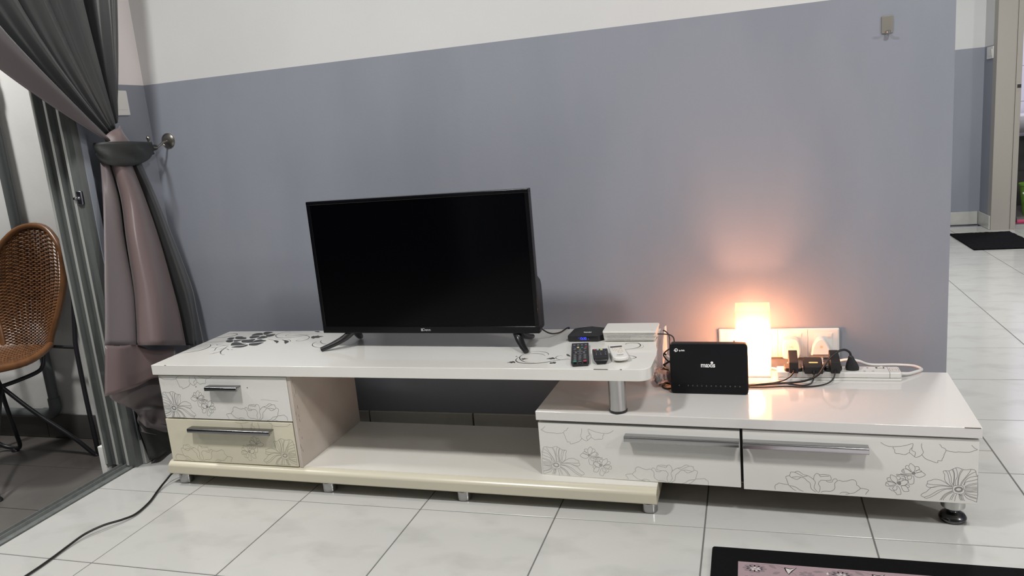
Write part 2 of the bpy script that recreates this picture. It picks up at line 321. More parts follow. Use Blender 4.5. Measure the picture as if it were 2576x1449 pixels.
COSMOS=[[(-0.1018,0.0729),(-0.1077,0.0838),(-0.1082,0.0883),(-0.105,0.0947),(-0.1002,0.092),(-0.0955,0.0869),(-0.0946,0.0802),(-0.0966,0.0732)],[(-0.1092,0.0888),(-0.1134,0.0891),(-0.1162,0.0844),(-0.1142,0.0806),(-0.1085,0.077),(-0.1028,0.0723)],[(-0.0945,0.087),(-0.0884,0.0876),(-0.0855,0.0836),(-0.0859,0.0802),(-0.0934,0.0757)],[(-0.0934,0.0746),(-0.0869,0.079),(-0.0812,0.0771),(-0.0821,0.0742),(-0.0924,0.0707)],[(-0.0928,0.0701),(-0.0812,0.0741),(-0.0755,0.0711),(-0.0721,0.0679),(-0.0744,0.064),(-0.08,0.0608),(-0.0851,0.0591),(-0.0922,0.0605),(-0.0965,0.0648)],[(-0.1142,0.0798),(-0.1204,0.0787),(-0.1241,0.0742),(-0.1226,0.0709),(-0.1179,0.0684),(-0.1103,0.0676),(-0.1027,0.0677)],[(-0.1208,0.0779),(-0.1179,0.073),(-0.1184,0.0695)],[(-0.1227,0.0749),(-0.1198,0.0723)],[(-0.1028,0.0717),(-0.1085,0.0776),(-0.1137,0.0795)],[(-0.1017,0.0661),(-0.1074,0.0646),(-0.1178,0.0656),(-0.1226,0.066),(-0.1264,0.0661),(-0.1245,0.0645),(-0.113,0.0636)],[(-0.135,0.0644),(-0.134,0.061),(-0.1273,0.0632),(-0.1149,0.0618),(-0.1083,0.0628)],[(-0.135,0.0644),(-0.1264,0.0638)],[(-0.1017,0.0638),(-0.1021,0.057),(-0.1044,0.0534),(-0.1091,0.0531),(-0.112,0.0586),(-0.1092,0.061),(-0.1017,0.0633)],[(-0.0993,0.0634),(-0.0964,0.0562),(-0.0965,0.0471),(-0.0976,0.0425),(-0.1023,0.0404),(-0.107,0.0404),(-0.109,0.0474),(-0.11,0.0519)],[(-0.1356,0.0397),(-0.1453,0.0471),(-0.1487,0.0537),(-0.1483,0.0618),(-0.1426,0.0604),(-0.1373,0.0579),(-0.1339,0.0525),(-0.1328,0.0457)],[(-0.1497,0.0548),(-0.155,0.0533),(-0.1564,0.0497),(-0.153,0.0448),(-0.1453,0.0448),(-0.1356,0.0392)],[(-0.1358,0.0586),(-0.1301,0.0596),(-0.1263,0.0564),(-0.1272,0.0524),(-0.1319,0.0486)],[(-0.13,0.0493),(-0.1253,0.0531),(-0.1205,0.0523),(-0.1223,0.0476),(-0.1299,0.0453)],[(-0.1346,0.0381),(-0.1432,0.0346),(-0.1509,0.0334),(-0.1539,0.0384),(-0.1587,0.0392),(-0.1568,0.0422),(-0.1501,0.0433),(-0.1404,0.0405),(-0.1351,0.0384)],[(-0.1587,0.0392),(-0.1591,0.0334),(-0.1548,0.0314),(-0.1451,0.031),(-0.1365,0.0345)],[(-0.1252,0.0462),(-0.1176,0.0502),(-0.1109,0.0489),(-0.1099,0.0439),(-0.1165,0.0365),(-0.125,0.0348)],[(-0.125,0.0342),(-0.122,0.0258),(-0.1172,0.0199),(-0.1077,0.0212),(-0.1082,0.0257),(-0.1126,0.0334),(-0.1174,0.0353),(-0.1245,0.0342)],[(-0.1155,0.036),(-0.1117,0.0386),(-0.1065,0.0356),(-0.1078,0.0315),(-0.1107,0.0307)],[(-0.1327,0.0342),(-0.1278,0.0277),(-0.1253,0.0198),(-0.1247,0.0124),(-0.1285,0.0109),(-0.1333,0.01),(-0.1363,0.0155),(-0.1411,0.0192),(-0.1393,0.0222)],[(-0.1346,0.0341),(-0.1335,0.0261),(-0.1364,0.0218),(-0.1412,0.0221),(-0.1436,0.0265),(-0.1403,0.0302)],[(-0.1499,0.0272),(-0.1504,0.0242),(-0.145,0.0206),(-0.1431,0.019)],[(-0.1244,0.0588),(-0.1168,0.0588),(-0.1148,0.0527)],[(-0.1215,0.0545),(-0.1148,0.0515),(-0.111,0.0507)],[(-0.1187,0.0604),(-0.1153,0.0555)]]
COSMOS_B=[[(-0.1023,0.0706),(-0.0999,0.0732),(-0.0962,0.0735),(-0.0935,0.0712),(-0.0937,0.0672),(-0.0965,0.0653),(-0.1003,0.066),(-0.1019,0.0678)],[(-0.1347,0.0444),(-0.13,0.0459),(-0.1256,0.045),(-0.1246,0.0405),(-0.126,0.0358),(-0.1298,0.0367),(-0.1337,0.0393)]]
PEONY=[[(-0.4109,-0.0041),(-0.4172,0.0027),(-0.4175,0.0141),(-0.4116,0.0182),(-0.4089,0.0212),(-0.3948,0.0192),(-0.3854,0.0183)],[(-0.4109,-0.0041),(-0.4035,-0.0005),(-0.3877,-0.0005),(-0.3783,0.0024),(-0.3699,0.0002),(-0.3627,-0.0037)],[(-0.3853,0.0189),(-0.3888,0.0306),(-0.3913,0.0383),(-0.3897,0.0414),(-0.3829,0.0433),(-0.3788,0.0397),(-0.3736,0.0371),(-0.3654,0.0345),(-0.3591,0.0375),(-0.356,0.0407)],[(-0.3824,0.0437),(-0.3818,0.0473),(-0.3797,0.0504),(-0.3802,0.0533),(-0.3713,0.0539),(-0.3631,0.0509),(-0.3528,0.0451),(-0.3477,0.0437),(-0.3394,0.0458)],[(-0.3693,0.0541),(-0.3651,0.0567),(-0.3589,0.056),(-0.3507,0.05),(-0.3435,0.0475),(-0.3364,0.0457),(-0.3262,0.0381),(-0.3216,0.0319),(-0.3211,0.0272),(-0.3238,0.0163),(-0.3213,0.0105),(-0.3162,0.0038),(-0.3157,-0.0022)],[(-0.3767,0.0396),(-0.3632,0.0422),(-0.3549,0.0412),(-0.3477,0.0401),(-0.3406,0.0329),(-0.334,0.0274),(-0.3325,0.0216),(-0.3305,0.011),(-0.3223,0.0045),(-0.3193,0.0011),(-0.3183,-0.0024)],[(-0.3854,0.0183),(-0.3802,0.0127),(-0.3719,0.0055),(-0.3616,0.0015),(-0.3481,-0.0017),(-0.3368,-0.004)],[(-0.3822,0.0161),(-0.3677,0.013),(-0.3574,0.0054),(-0.3471,0.002),(-0.3388,0.0002),(-0.3337,-0.0036)],[(-0.3247,0.037),(-0.3241,0.0447),(-0.321,0.0514),(-0.3169,0.0541),(-0.3128,0.0526),(-0.3098,0.0481),(-0.3088,0.0458)],[(-0.3128,0.0526),(-0.3103,0.051),(-0.3006,0.0525),(-0.2875,0.0508),(-0.284,0.0452),(-0.2837,0.0381)],[(-0.3088,0.0458),(-0.3007,0.0475),(-0.2885,0.0484)],[(-0.3157,0.0026),(-0.3121,0.0041),(-0.31,0.0114),(-0.31,0.0185),(-0.313,0.0242),(-0.313,0.0289),(-0.3099,0.0339),(-0.3058,0.0366),(-0.2956,0.0363),(-0.2835,0.0379)],[(-0.2951,0.0361),(-0.2916,0.0329),(-0.2815,0.0333),(-0.28,0.0384),(-0.2759,0.0424),(-0.2714,0.0419),(-0.2694,0.0374),(-0.2735,0.033),(-0.2755,0.0281),(-0.275,0.0176),(-0.2796,0.0107),(-0.2866,0.0072),(-0.2978,0.007),(-0.306,0.0045),(-0.3132,-0.002)],[(-0.2684,0.0375),(-0.2634,0.039),(-0.2564,0.0366),(-0.2454,0.0391),(-0.2355,0.043),(-0.2286,0.0415),(-0.2248,0.0353),(-0.2251,0.0295),(-0.2206,0.0269),(-0.2166,0.0213),(-0.2176,0.0184),(-0.2235,0.0132),(-0.2295,0.0081),(-0.2404,0.0049),(-0.2474,0.0079),(-0.2574,0.0071),(-0.2634,0.0031),(-0.2655,-0.0024),(-0.2584,0.0011),(-0.2414,0.0042)],[(-0.2166,0.021),(-0.2077,0.0205),(-0.1974,0.0176),(-0.2018,0.0102),(-0.2067,-0.0007)]]
PETALS=[[(-0.1712,0.1462),(-0.1626,0.1399),(-0.153,0.1365),(-0.1425,0.1362),(-0.1273,0.1381),(-0.1142,0.1414),(-0.1011,0.1466),(-0.1005,0.1405),(-0.1027,0.1314),(-0.1008,0.1276),(-0.0947,0.124),(-0.0963,0.1127)],[(-0.1434,0.1353),(-0.1429,0.1314),(-0.14,0.1282),(-0.1399,0.1225),(-0.1366,0.1188),(-0.1309,0.1191),(-0.1214,0.1169),(-0.1157,0.1172),(-0.1073,0.1222),(-0.0949,0.1117),(-0.0865,0.1139),(-0.081,0.1187),(-0.0774,0.125),(-0.0794,0.1316),(-0.0819,0.1404),(-0.0815,0.1477)],[(-0.1014,0.1365),(-0.1069,0.1301),(-0.1073,0.1222)],[(-0.081,0.1192),(-0.0725,0.1091),(-0.0612,0.1042),(-0.0528,0.1011),(-0.0463,0.1001),(-0.046,0.1055),(-0.0377,0.1054),(-0.0373,0.1096),(-0.0342,0.1154),(-0.033,0.1221),(-0.0304,0.1289),(-0.0296,0.1339),(-0.0325,0.1382),(-0.038,0.1401),(-0.0409,0.1454),(-0.0437,0.148)],[(-0.0291,0.1328),(-0.0195,0.1306),(-0.0086,0.1296),(-0.0022,0.1307),(0.014,0.1306),(0.023,0.132),(0.03,0.1357),(0.0362,0.1387),(0.0307,0.1417),(0.0238,0.149)]]
FILLS=[[(0.3767,-0.1851),(0.3626,-0.1832),(0.357,-0.1903),(0.3608,-0.204),(0.3721,-0.2108),(0.3858,-0.2099),(0.3839,-0.1962)],[(0.3748,-0.2313),(0.3719,-0.2178),(0.3817,-0.2142),(0.3963,-0.2181),(0.4074,-0.237),(0.4025,-0.2449),(0.3907,-0.2432)],[(0.3803,-0.1852),(0.3783,-0.1724),(0.3913,-0.1704),(0.4049,-0.1718),(0.4054,-0.1801),(0.4245,-0.1843),(0.4364,-0.1998),(0.4288,-0.2079),(0.4144,-0.2076),(0.4016,-0.2047),(0.3893,-0.1963)],[(0.4079,-0.2317),(0.4007,-0.2182),(0.4139,-0.2168),(0.4327,-0.2171),(0.4316,-0.2267),(0.4251,-0.2372),(0.4153,-0.2382)],[(0.4296,-0.1584),(0.425,-0.1414),(0.4323,-0.1285),(0.4491,-0.1266),(0.465,-0.1395),(0.4692,-0.1537),(0.4502,-0.1571),(0.4378,-0.1625)],[(0.4374,-0.1824),(0.4356,-0.1696),(0.4505,-0.1627),(0.4679,-0.1648),(0.4731,-0.1852),(0.4621,-0.1949),(0.4503,-0.1957)],[(0.4782,-0.1979),(0.4775,-0.1788),(0.4805,-0.165),(0.4986,-0.1709),(0.5114,-0.1821),(0.5065,-0.1956),(0.4933,-0.2019)],[(0.4571,-0.1251),(0.4554,-0.1119),(0.4722,-0.1101),(0.4922,-0.1186),(0.4882,-0.1288),(0.487,-0.1457),(0.4782,-0.1511),(0.4659,-0.1395)],[(0.4874,-0.1568),(0.4925,-0.1486),(0.5013,-0.1432),(0.5175,-0.1436),(0.5233,-0.1604),(0.5183,-0.1741),(0.5077,-0.1766)],[(0.4399,-0.2321),(0.4346,-0.216),(0.4529,-0.212),(0.4689,-0.2047),(0.4793,-0.207),(0.4847,-0.2274),(0.4907,-0.2486),(0.4688,-0.2494),(0.4532,-0.2471)],[(0.4917,-0.2475),(0.4881,-0.2248),(0.4947,-0.2116),(0.5052,-0.2091),(0.5159,-0.2173),(0.5335,-0.2228),(0.5338,-0.236),(0.5159,-0.2426),(0.4994,-0.2487)],[(0.4976,-0.2719),(0.4928,-0.259),(0.5127,-0.253),(0.5264,-0.2479),(0.5411,-0.2481),(0.5395,-0.262),(0.5365,-0.2824),(0.5212,-0.2849),(0.5039,-0.2796)],[(0.4273,-0.2739),(0.4174,-0.2556),(0.4219,-0.2425),(0.4427,-0.247),(0.4668,-0.2613),(0.4809,-0.264),(0.4779,-0.2769),(0.4608,-0.2819),(0.4359,-0.2832)],[(0.4516,-0.3047),(0.4595,-0.2895),(0.48,-0.2846),(0.4916,-0.2719),(0.5005,-0.2822),(0.4993,-0.2974),(0.4894,-0.3074),(0.4655,-0.3072)],[(0.5565,-0.219),(0.5696,-0.2225),(0.5842,-0.2285),(0.5938,-0.2401),(0.5971,-0.2523),(0.5958,-0.2584),(0.5891,-0.2482),(0.5743,-0.2358),(0.5647,-0.2253)],[(0.5885,-0.2145),(0.6058,-0.2206),(0.6226,-0.2282),(0.6338,-0.2406),(0.637,-0.2528),(0.6341,-0.2648),(0.6257,-0.2527),(0.6171,-0.2445),(0.6119,-0.2322)],[(0.6852,-0.1857),(0.6856,-0.173),(0.6884,-0.1688),(0.6909,-0.1752),(0.702,-0.1649),(0.7059,-0.1671),(0.7076,-0.1722),(0.7298,-0.1752),(0.7212,-0.1843),(0.7208,-0.1947),(0.7074,-0.1965),(0.7091,-0.2048),(0.6915,-0.1962),(0.6943,-0.1921)],[(0.6558,-0.1116),(0.6664,-0.1088),(0.6765,-0.1121),(0.6805,-0.1224),(0.6672,-0.1194)],[(1.4726,-0.4584),(1.4781,-0.4541),(1.48,-0.4485),(1.4854,-0.4484),(1.4851,-0.4441),(1.4917,-0.4483),(1.4965,-0.4553),(1.4958,-0.4623),(1.4919,-0.4581),(1.4865,-0.4644),(1.4833,-0.4597)],[(1.5051,-0.4239),(1.5058,-0.4182),(1.5091,-0.4204),(1.5117,-0.4167),(1.5161,-0.4195),(1.5245,-0.4203),(1.5177,-0.4252),(1.5143,-0.429),(1.5123,-0.4319),(1.5086,-0.4282)],[(1.5778,-0.4226),(1.5837,-0.416),(1.5866,-0.4131),(1.5903,-0.4139),(1.59,-0.4088),(1.5969,-0.4116),(1.6021,-0.4201),(1.6013,-0.4264),(1.598,-0.4236),(1.5913,-0.4287),(1.5885,-0.4245)],[(1.5958,-0.458),(1.5974,-0.4539),(1.603,-0.4552),(1.6042,-0.4496),(1.6139,-0.4536),(1.6126,-0.4592),(1.6134,-0.466),(1.6067,-0.4634),(1.6013,-0.4662),(1.5979,-0.4649)],[(1.6259,-0.3824),(1.6285,-0.378),(1.6343,-0.3838),(1.6422,-0.3997),(1.6366,-0.3983),(1.6296,-0.3911)],[(1.4811,-0.4008),(1.4827,-0.3985),(1.4871,-0.4008),(1.4851,-0.4038)]]
LINES=[(0.0042,[(0.287,-0.3861),(0.3122,-0.368),(0.3358,-0.3542),(0.3519,-0.3394),(0.3591,-0.3219),(0.3593,-0.3042),(0.3542,-0.2862),(0.3462,-0.2758),(0.3375,-0.2679)]),(0.0012,[(0.3127,-0.3493),(0.3355,-0.3319),(0.3452,-0.3041),(0.3414,-0.281)]),(0.004,[(0.3081,-0.1415),(0.3229,-0.1315),(0.3409,-0.1308),(0.3566,-0.1398),(0.3575,-0.1512),(0.3512,-0.1651),(0.3339,-0.1788),(0.3104,-0.1839),(0.2875,-0.1851)]),(0.002,[(0.2897,-0.2398),(0.3106,-0.2412),(0.3315,-0.2403),(0.3557,-0.2321),(0.3725,-0.2259)]),(0.002,[(0.4197,-0.2635),(0.4129,-0.2779),(0.3953,-0.2778),(0.3764,-0.2761),(0.3676,-0.276)]),(0.0042,[(0.4253,-0.2842),(0.4332,-0.3146),(0.4417,-0.3444),(0.4529,-0.3638),(0.4637,-0.3782)]),(0.002,[(0.4332,-0.3146),(0.4632,-0.3321),(0.4493,-0.3271)]),(0.004,[(0.47,-0.3321),(0.4767,-0.3297)]),(0.002,[(0.4322,-0.3156),(0.4233,-0.3221),(0.4114,-0.3246)]),(0.003,[(0.4419,-0.3468),(0.441,-0.3615),(0.433,-0.3687),(0.4317,-0.3759),(0.4208,-0.3793)]),(0.004,[(0.462,-0.3758),(0.4705,-0.3806)]),(0.004,[(0.4784,-0.39),(0.4857,-0.3853)]),(0.0025,[(0.4171,-0.279),(0.4022,-0.2917),(0.3944,-0.3044),(0.4027,-0.3245),(0.4107,-0.3395),(0.4077,-0.3468)]),(0.003,[(0.3909,-0.3044),(0.3812,-0.3053),(0.3728,-0.3104)]),(0.004,[(0.3707,-0.2708),(0.3731,-0.2786)]),(0.0028,[(0.5651,-0.1202),(0.5489,-0.1144),(0.5354,-0.1194),(0.5272,-0.1326),(0.5277,-0.1524),(0.535,-0.1677),(0.5519,-0.1852),(0.5693,-0.1932),(0.5904,-0.1923),(0.6136,-0.1864),(0.6314,-0.1761),(0.6466,-0.1615),(0.6661,-0.1447),(0.6965,-0.1303)]),(0.0024,[(0.5848,-0.1406),(0.5723,-0.1469),(0.571,-0.1599),(0.5785,-0.1695),(0.5931,-0.169),(0.6146,-0.16),(0.6352,-0.1561),(0.6561,-0.1639),(0.6746,-0.1791),(0.6836,-0.194),(0.687,-0.2107),(0.6826,-0.225),(0.6718,-0.233),(0.6572,-0.2307),(0.6534,-0.2266),(0.6568,-0.2172),(0.6682,-0.2186)]),(0.002,[(0.5289,-0.206),(0.5441,-0.2126),(0.5606,-0.2211)]),(0.0015,[(0.5591,-0.2107),(0.5741,-0.213),(0.5904,-0.2154)]),(0.002,[(0.5999,-0.2113),(0.6161,-0.2158),(0.6307,-0.2263),(0.6359,-0.2345),(0.6378,-0.2407)]),(0.0026,[(0.7496,-0.2219),(0.7539,-0.2381),(0.7658,-0.2542),(0.7817,-0.2662),(0.799,-0.2723)]),(0.0028,[(0.7432,-0.244),(0.7388,-0.2539),(0.7418,-0.2698),(0.7512,-0.2855),(0.7656,-0.2991),(0.7814,-0.3068),(0.7999,-0.3107)]),(0.0038,[(1.4948,-0.4022),(1.4913,-0.4154),(1.4909,-0.4298),(1.4942,-0.4412),(1.5045,-0.4552),(1.519,-0.4619),(1.5379,-0.4658),(1.5593,-0.4633),(1.5834,-0.4541),(1.5945,-0.4456),(1.61,-0.437),(1.6256,-0.4284),(1.6409,-0.4183)]),(0.003,[(1.5002,-0.3755),(1.4966,-0.3889),(1.4953,-0.4037),(1.4977,-0.4153),(1.5049,-0.4311),(1.5208,-0.4493),(1.5374,-0.4575),(1.5539,-0.4595)]),(0.0022,[(1.5152,-0.3589),(1.5303,-0.3528),(1.5473,-0.3543),(1.5621,-0.3618),(1.5723,-0.3752),(1.5737,-0.3826),(1.5733,-0.3885)]),(0.0022,[(1.4993,-0.3919),(1.508,-0.3799),(1.522,-0.3739),(1.5354,-0.3724),(1.5491,-0.3753),(1.5604,-0.3842),(1.5683,-0.3973)]),(0.002,[(1.6188,-0.3984),(1.6139,-0.3927),(1.6057,-0.3956),(1.6018,-0.4058),(1.6033,-0.4158),(1.6097,-0.4243),(1.6189,-0.4299),(1.6306,-0.4311),(1.6489,-0.4267)]),(0.0035,[(1.7828,-0.2851),(1.7789,-0.2796),(1.7816,-0.2719),(1.7916,-0.2676),(1.8042,-0.2678),(1.814,-0.2712),(1.821,-0.2822),(1.8235,-0.292),(1.8231,-0.3038),(1.8184,-0.3144),(1.8096,-0.3217),(1.7972,-0.3291),(1.7834,-0.3353)]),(0.001,[(1.8273,-0.2877),(1.8326,-0.2963),(1.8335,-0.3081),(1.8292,-0.3176),(1.821,-0.3249),(1.8038,-0.3333)]),(0.003,[(1.8024,-0.3914),(1.8121,-0.3933),(1.8206,-0.3991),(1.8264,-0.4069),(1.8241,-0.4118),(1.819,-0.4177),(1.8118,-0.4207)])]
K1=[('key_grey',-0.0166,0.0725,0.0036,0.0077),('key_grey',-0.0055,0.0727,0.0035,0.0077),('key_grey',0.0055,0.0716,0.0036,0.0077),('key_grey',0.0165,0.0706,0.0036,0.0076),('key_blue',-0.0167,0.0486,0.0035,0.005),('key_yellow',-0.0058,0.0488,0.0035,0.0056),('key_green',0.0055,0.0464,0.0035,0.0053),('key_red',0.0166,0.0491,0.0035,0.0053),('key_grey',-0.0149,0.0321,0.0043,0.0074),('key_grey',0.014,0.0335,0.0042,0.0074),('key_grey',-0.0003,0.0315,0.0039,0.0035),('key_grey',-0.0001,0.0205,0.0038,0.0034),('key_grey',-0.0151,0.0131,0.0035,0.0032),('key_grey',0.0148,0.0126,0.0034,0.0031),('key_grey',-0.0005,0.0085,0.008,0.0038),('key_grey',-0.0005,-0.0035,0.0038,0.004),('key_grey',-0.0004,-0.017,0.0078,0.0037),('key_grey',-0.0118,-0.0029,0.0038,0.0096),('key_grey',0.0109,-0.0041,0.0038,0.0095),('key_grey',-0.0141,-0.0221,0.0044,0.0033),('key_grey',-0.014,-0.0314,0.0044,0.0033),('key_grey',-0.014,-0.0418,0.0044,0.0032),('key_grey',-0.0139,-0.051,0.0044,0.0032),('key_grey',-0.0138,-0.0601,0.0043,0.0032),('key_grey',-0.0138,-0.0687,0.0044,0.0032),('key_grey',-0.0006,-0.0306,0.0044,0.0033),('key_grey',-0.0006,-0.0398,0.0044,0.0032),('key_grey',-0.0006,-0.0502,0.0044,0.0032),('key_grey',-0.0006,-0.0593,0.0044,0.0032),('key_grey',-0.0006,-0.0705,0.0044,0.0031),('key_grey',0.0134,-0.024,0.0044,0.0033),('key_grey',0.0134,-0.0333,0.0044,0.0032),('key_grey',0.0133,-0.0426,0.0044,0.0033),('key_grey',0.0133,-0.0529,0.0043,0.0032),('key_grey',0.0132,-0.0608,0.0044,0.0032),('key_green',-0.0141,-0.0824,0.005,0.0073),('key_grey',-0.0004,-0.085,0.0047,0.0037),('key_red',0.0131,-0.0821,0.005,0.0078),('key_grey',-0.0002,-0.1091,0.0016,0.0039)]
K2=[('key_red',-0.0144,0.0393,0.0034,0.0054),('key_mint',-0.0059,0.0379,0.0037,0.0048),('key_yellow',0.0037,0.0382,0.0037,0.006),('key_blue',0.0125,0.037,0.0037,0.0048),('key_grey',-0.0112,0.002,0.001,0.0127),('key_grey',0.0007,-0.0018,0.001,0.0128),('key_grey',0.0134,-0.0022,0.001,0.0127),('key_grey',-0.0122,0.0233,0.0017,0.0026),('key_grey',-0.0011,0.0221,0.0017,0.0026),('key_grey',0.0112,0.023,0.0017,0.0025),('key_grey',0.0152,0.015,0.0017,0.0025),('key_grey',-0.0116,-0.0088,0.0015,0.0023),('key_grey',0.001,-0.0115,0.0015,0.0023),('key_grey',0.0141,-0.0104,0.0014,0.0023)]
K3=[('lcd',-0.0001,0.0475,0.0161,0.0073),('key_tan',0.0103,0.0243,0.0037,0.0059),('key_tan',-0.0116,0.0248,0.002,0.0035),('key_tan',-0.0066,0.0197,0.002,0.0036),('key_tan',-0.0019,0.0135,0.002,0.0036),('key_tan',0.0037,0.0084,0.002,0.0035),('key_tan',-0.0118,0.0102,0.002,0.0036),('key_tan',-0.0062,0.0051,0.002,0.0035),('key_tan',-0.0002,-0.0014,0.002,0.0035),('key_tan',0.0108,0.0052,0.0019,0.0035),('key_tan',-0.0006,-0.0108,0.002,0.0035),('key_tan',0.005,-0.0147,0.002,0.0034),('key_tan',0.0107,-0.0068,0.002,0.0035)]
LOW = [
[ (0.085,-0.335,1.064),(0.1,-0.327,1.063),(0.07,-0.279,1.062),(0.11,-0.309,1.061),(0.13,-0.292,1.058),(0.11,-0.235,1.056),(0.085,-0.201,1.056),(0.105,-0.201,1.054),(0.095,-0.164,1.053) ],
[ (0.09,-0.359,0.942),(0.1,-0.317,0.936),(0.05,-0.242,0.931),(0.11,-0.295,0.933),(0.14,-0.272,0.929),(0.11,-0.198,0.923),(0.08,-0.159,0.92),(0.115,-0.164,0.919),(0.1,-0.123,0.915) ],
[ (0.1,-0.397,0.814),(0.1,-0.324,0.803),(0.04,-0.238,0.792),(0.12,-0.315,0.8),(0.155,-0.286,0.794),(0.12,-0.181,0.779),(0.08,-0.13,0.773),(0.125,-0.14,0.772),(0.11,-0.089,0.765) ],
[ (0.11,-0.443,0.664),(0.11,-0.334,0.639),(0.05,-0.254,0.623),(0.13,-0.332,0.639),(0.17,-0.297,0.63),(0.13,-0.17,0.603),(0.085,-0.111,0.591),(0.14,-0.116,0.591),(0.12,-0.051,0.577) ],
[ (0.115,-0.465,0.582),(0.115,-0.347,0.552),(0.06,-0.277,0.535),(0.135,-0.35,0.552),(0.175,-0.306,0.541),(0.135,-0.167,0.506),(0.09,-0.108,0.491),(0.145,-0.112,0.492),(0.125,-0.053,0.477) ],
[ (0.12,-0.495,0.479),(0.12,-0.371,0.442),(0.08,-0.319,0.426),(0.14,-0.376,0.443),(0.18,-0.321,0.427),(0.14,-0.169,0.381),(0.1,-0.115,0.366),(0.15,-0.119,0.367),(0.13,-0.053,0.347) ],
]
HEM = [
[ (0.125,-0.499,0.48),(0.135,-0.446,0.462),(0.12,-0.366,0.443),(0.13,-0.308,0.406),(0.12,-0.192,0.378) ],
[ (0.125,-0.52,0.403),(0.135,-0.464,0.392),(0.12,-0.376,0.377),(0.13,-0.314,0.342),(0.12,-0.211,0.301) ],
[ (0.125,-0.541,0.32),(0.135,-0.486,0.316),(0.12,-0.398,0.303),(0.13,-0.322,0.309),(0.12,-0.222,0.259) ],
]
UND = [
[ (0.085,-0.424,0.371),(0.1,-0.362,0.358),(0.09,-0.277,0.345),(0.1,-0.189,0.293) ],
[ (0.085,-0.486,0.298),(0.1,-0.409,0.245),(0.09,-0.306,0.229),(0.1,-0.218,0.181) ],
[ (0.085,-0.39,0.216),(0.1,-0.369,0.201),(0.09,-0.299,0.181),(0.1,-0.219,0.135) ],
[ (0.085,-0.388,0.179),(0.1,-0.367,0.148),(0.09,-0.302,0.129),(0.1,-0.222,0.081) ],
[ (0.085,-0.388,0.134),(0.1,-0.365,0.118),(0.09,-0.294,0.08),(0.1,-0.217,0.056) ],
[ (0.085,-0.366,0.016),(0.1,-0.35,0.021),(0.09,-0.279,0.015),(0.1,-0.198,0.003) ],
]
# ------------------------------------------------------------------ setting
def struct(name, bm, m, parent=None, **k):
    return obj(name, bm, m, parent, kind='structure' if parent is None else None, **k)
def two_tone(name, boxes, zs, up='wall_white', **k):
    """painted wall: grey dado below zs, white above; one mesh with two paints"""
    bm = bmesh.new(); idx = []
    for (x0, x1, y0, y1, z0, z1) in boxes:
        for a, b, mi in ((z0, min(z1, zs), 0), (max(z0, zs), z1, 1)):
            if b <= a: continue
            n0 = len(bm.faces); box(bm, x0, x1, y0, y1, a, b)
            bm.faces.ensure_lookup_table()
            for f in bm.faces[n0:]: f.material_index = mi
    return struct(name, bm, [M['wall_grey'], M[up]], flat=True, **k)
CEIL = 2.75
two_tone('wall_back', [(0.02, 2.672, 0.0, 0.12, -0.02, CEIL)], 1.323)
two_tone('wall_left', [(-0.10, 0.02, -0.362, 0.12, -0.03, CEIL), (0.02, 0.0485, -0.362, -0.338, 0.0, 2.24), (-0.10, 0.02, -3.4, -0.362, 2.24, CEIL), (-0.10, 0.02, -5.0, -3.4, -0.02, CEIL)], 1.323, 'wall_white_lit')
two_tone('wall_far', [(2.672, 3.97, 4.41, 4.50, -0.02, CEIL)], 1.342)
two_tone('wall_far_side', [(3.857, 3.95, 4.09, 4.41, -0.02, CEIL)], 1.342)
two_tone('wall_far_right', [(4.82, 6.5, 4.09, 4.17, -0.02, CEIL), (3.95, 4.82, 4.09, 4.17, 2.10, CEIL)], 1.342)
two_tone('wall_hall', [(2.56, 2.672, 0.12, 4.50, -0.02, CEIL)], 1.323)
struct('wall_right', box(bmesh.new(), 6.5, 6.6, -5.0, 4.17, -0.02, CEIL), M['wall_grey'], flat=True)
struct('wall_rear', box(bmesh.new(), -0.10, 6.6, -5.1, -5.0, -0.02, CEIL), M['room_dark'], flat=True)
struct('ceiling', box(bmesh.new(), -0.10, 6.6, -5.1, 6.0, CEIL, CEIL + 0.08), M['white_paint'], flat=True)
# floor: grout bed with every tile in view as a piece of its own
floor = struct('floor', box(bmesh.new(), 0.031, 6.5, -5.0, 4.30, -0.05, -0.0022), M['grout'], flat=True)
TP, JG = 0.4, 0.0036
def tile_mesh(w, d, name='tile'):
    bm = box(bmesh.new(), -w / 2, w / 2, -d / 2, d / 2, -0.006, 0.0, 0.0009, 1)
    me = bpy.data.meshes.new(name); bm.to_mesh(me); bm.free(); me.materials.append(M['tile']); return me
TMS = {}
def put_tile(x0, x1, y0, y1):
    w, d = round(x1 - x0 - JG, 4), round(y1 - y0 - JG, 4)
    if w < 0.01 or d < 0.01: return
    if (w, d) not in TMS: TMS[(w, d)] = tile_mesh(w, d)
    z = random.uniform(-0.0004, 0.0)
    o = bpy.data.objects.new('tile', TMS[(w, d)])
    place(o, Vector(((x0 + x1) / 2, (y0 + y1) / 2, z)), floor)
YR = [-0.5517 + TP * j for j in range(-12, 14)]
stuff = bmesh.new()
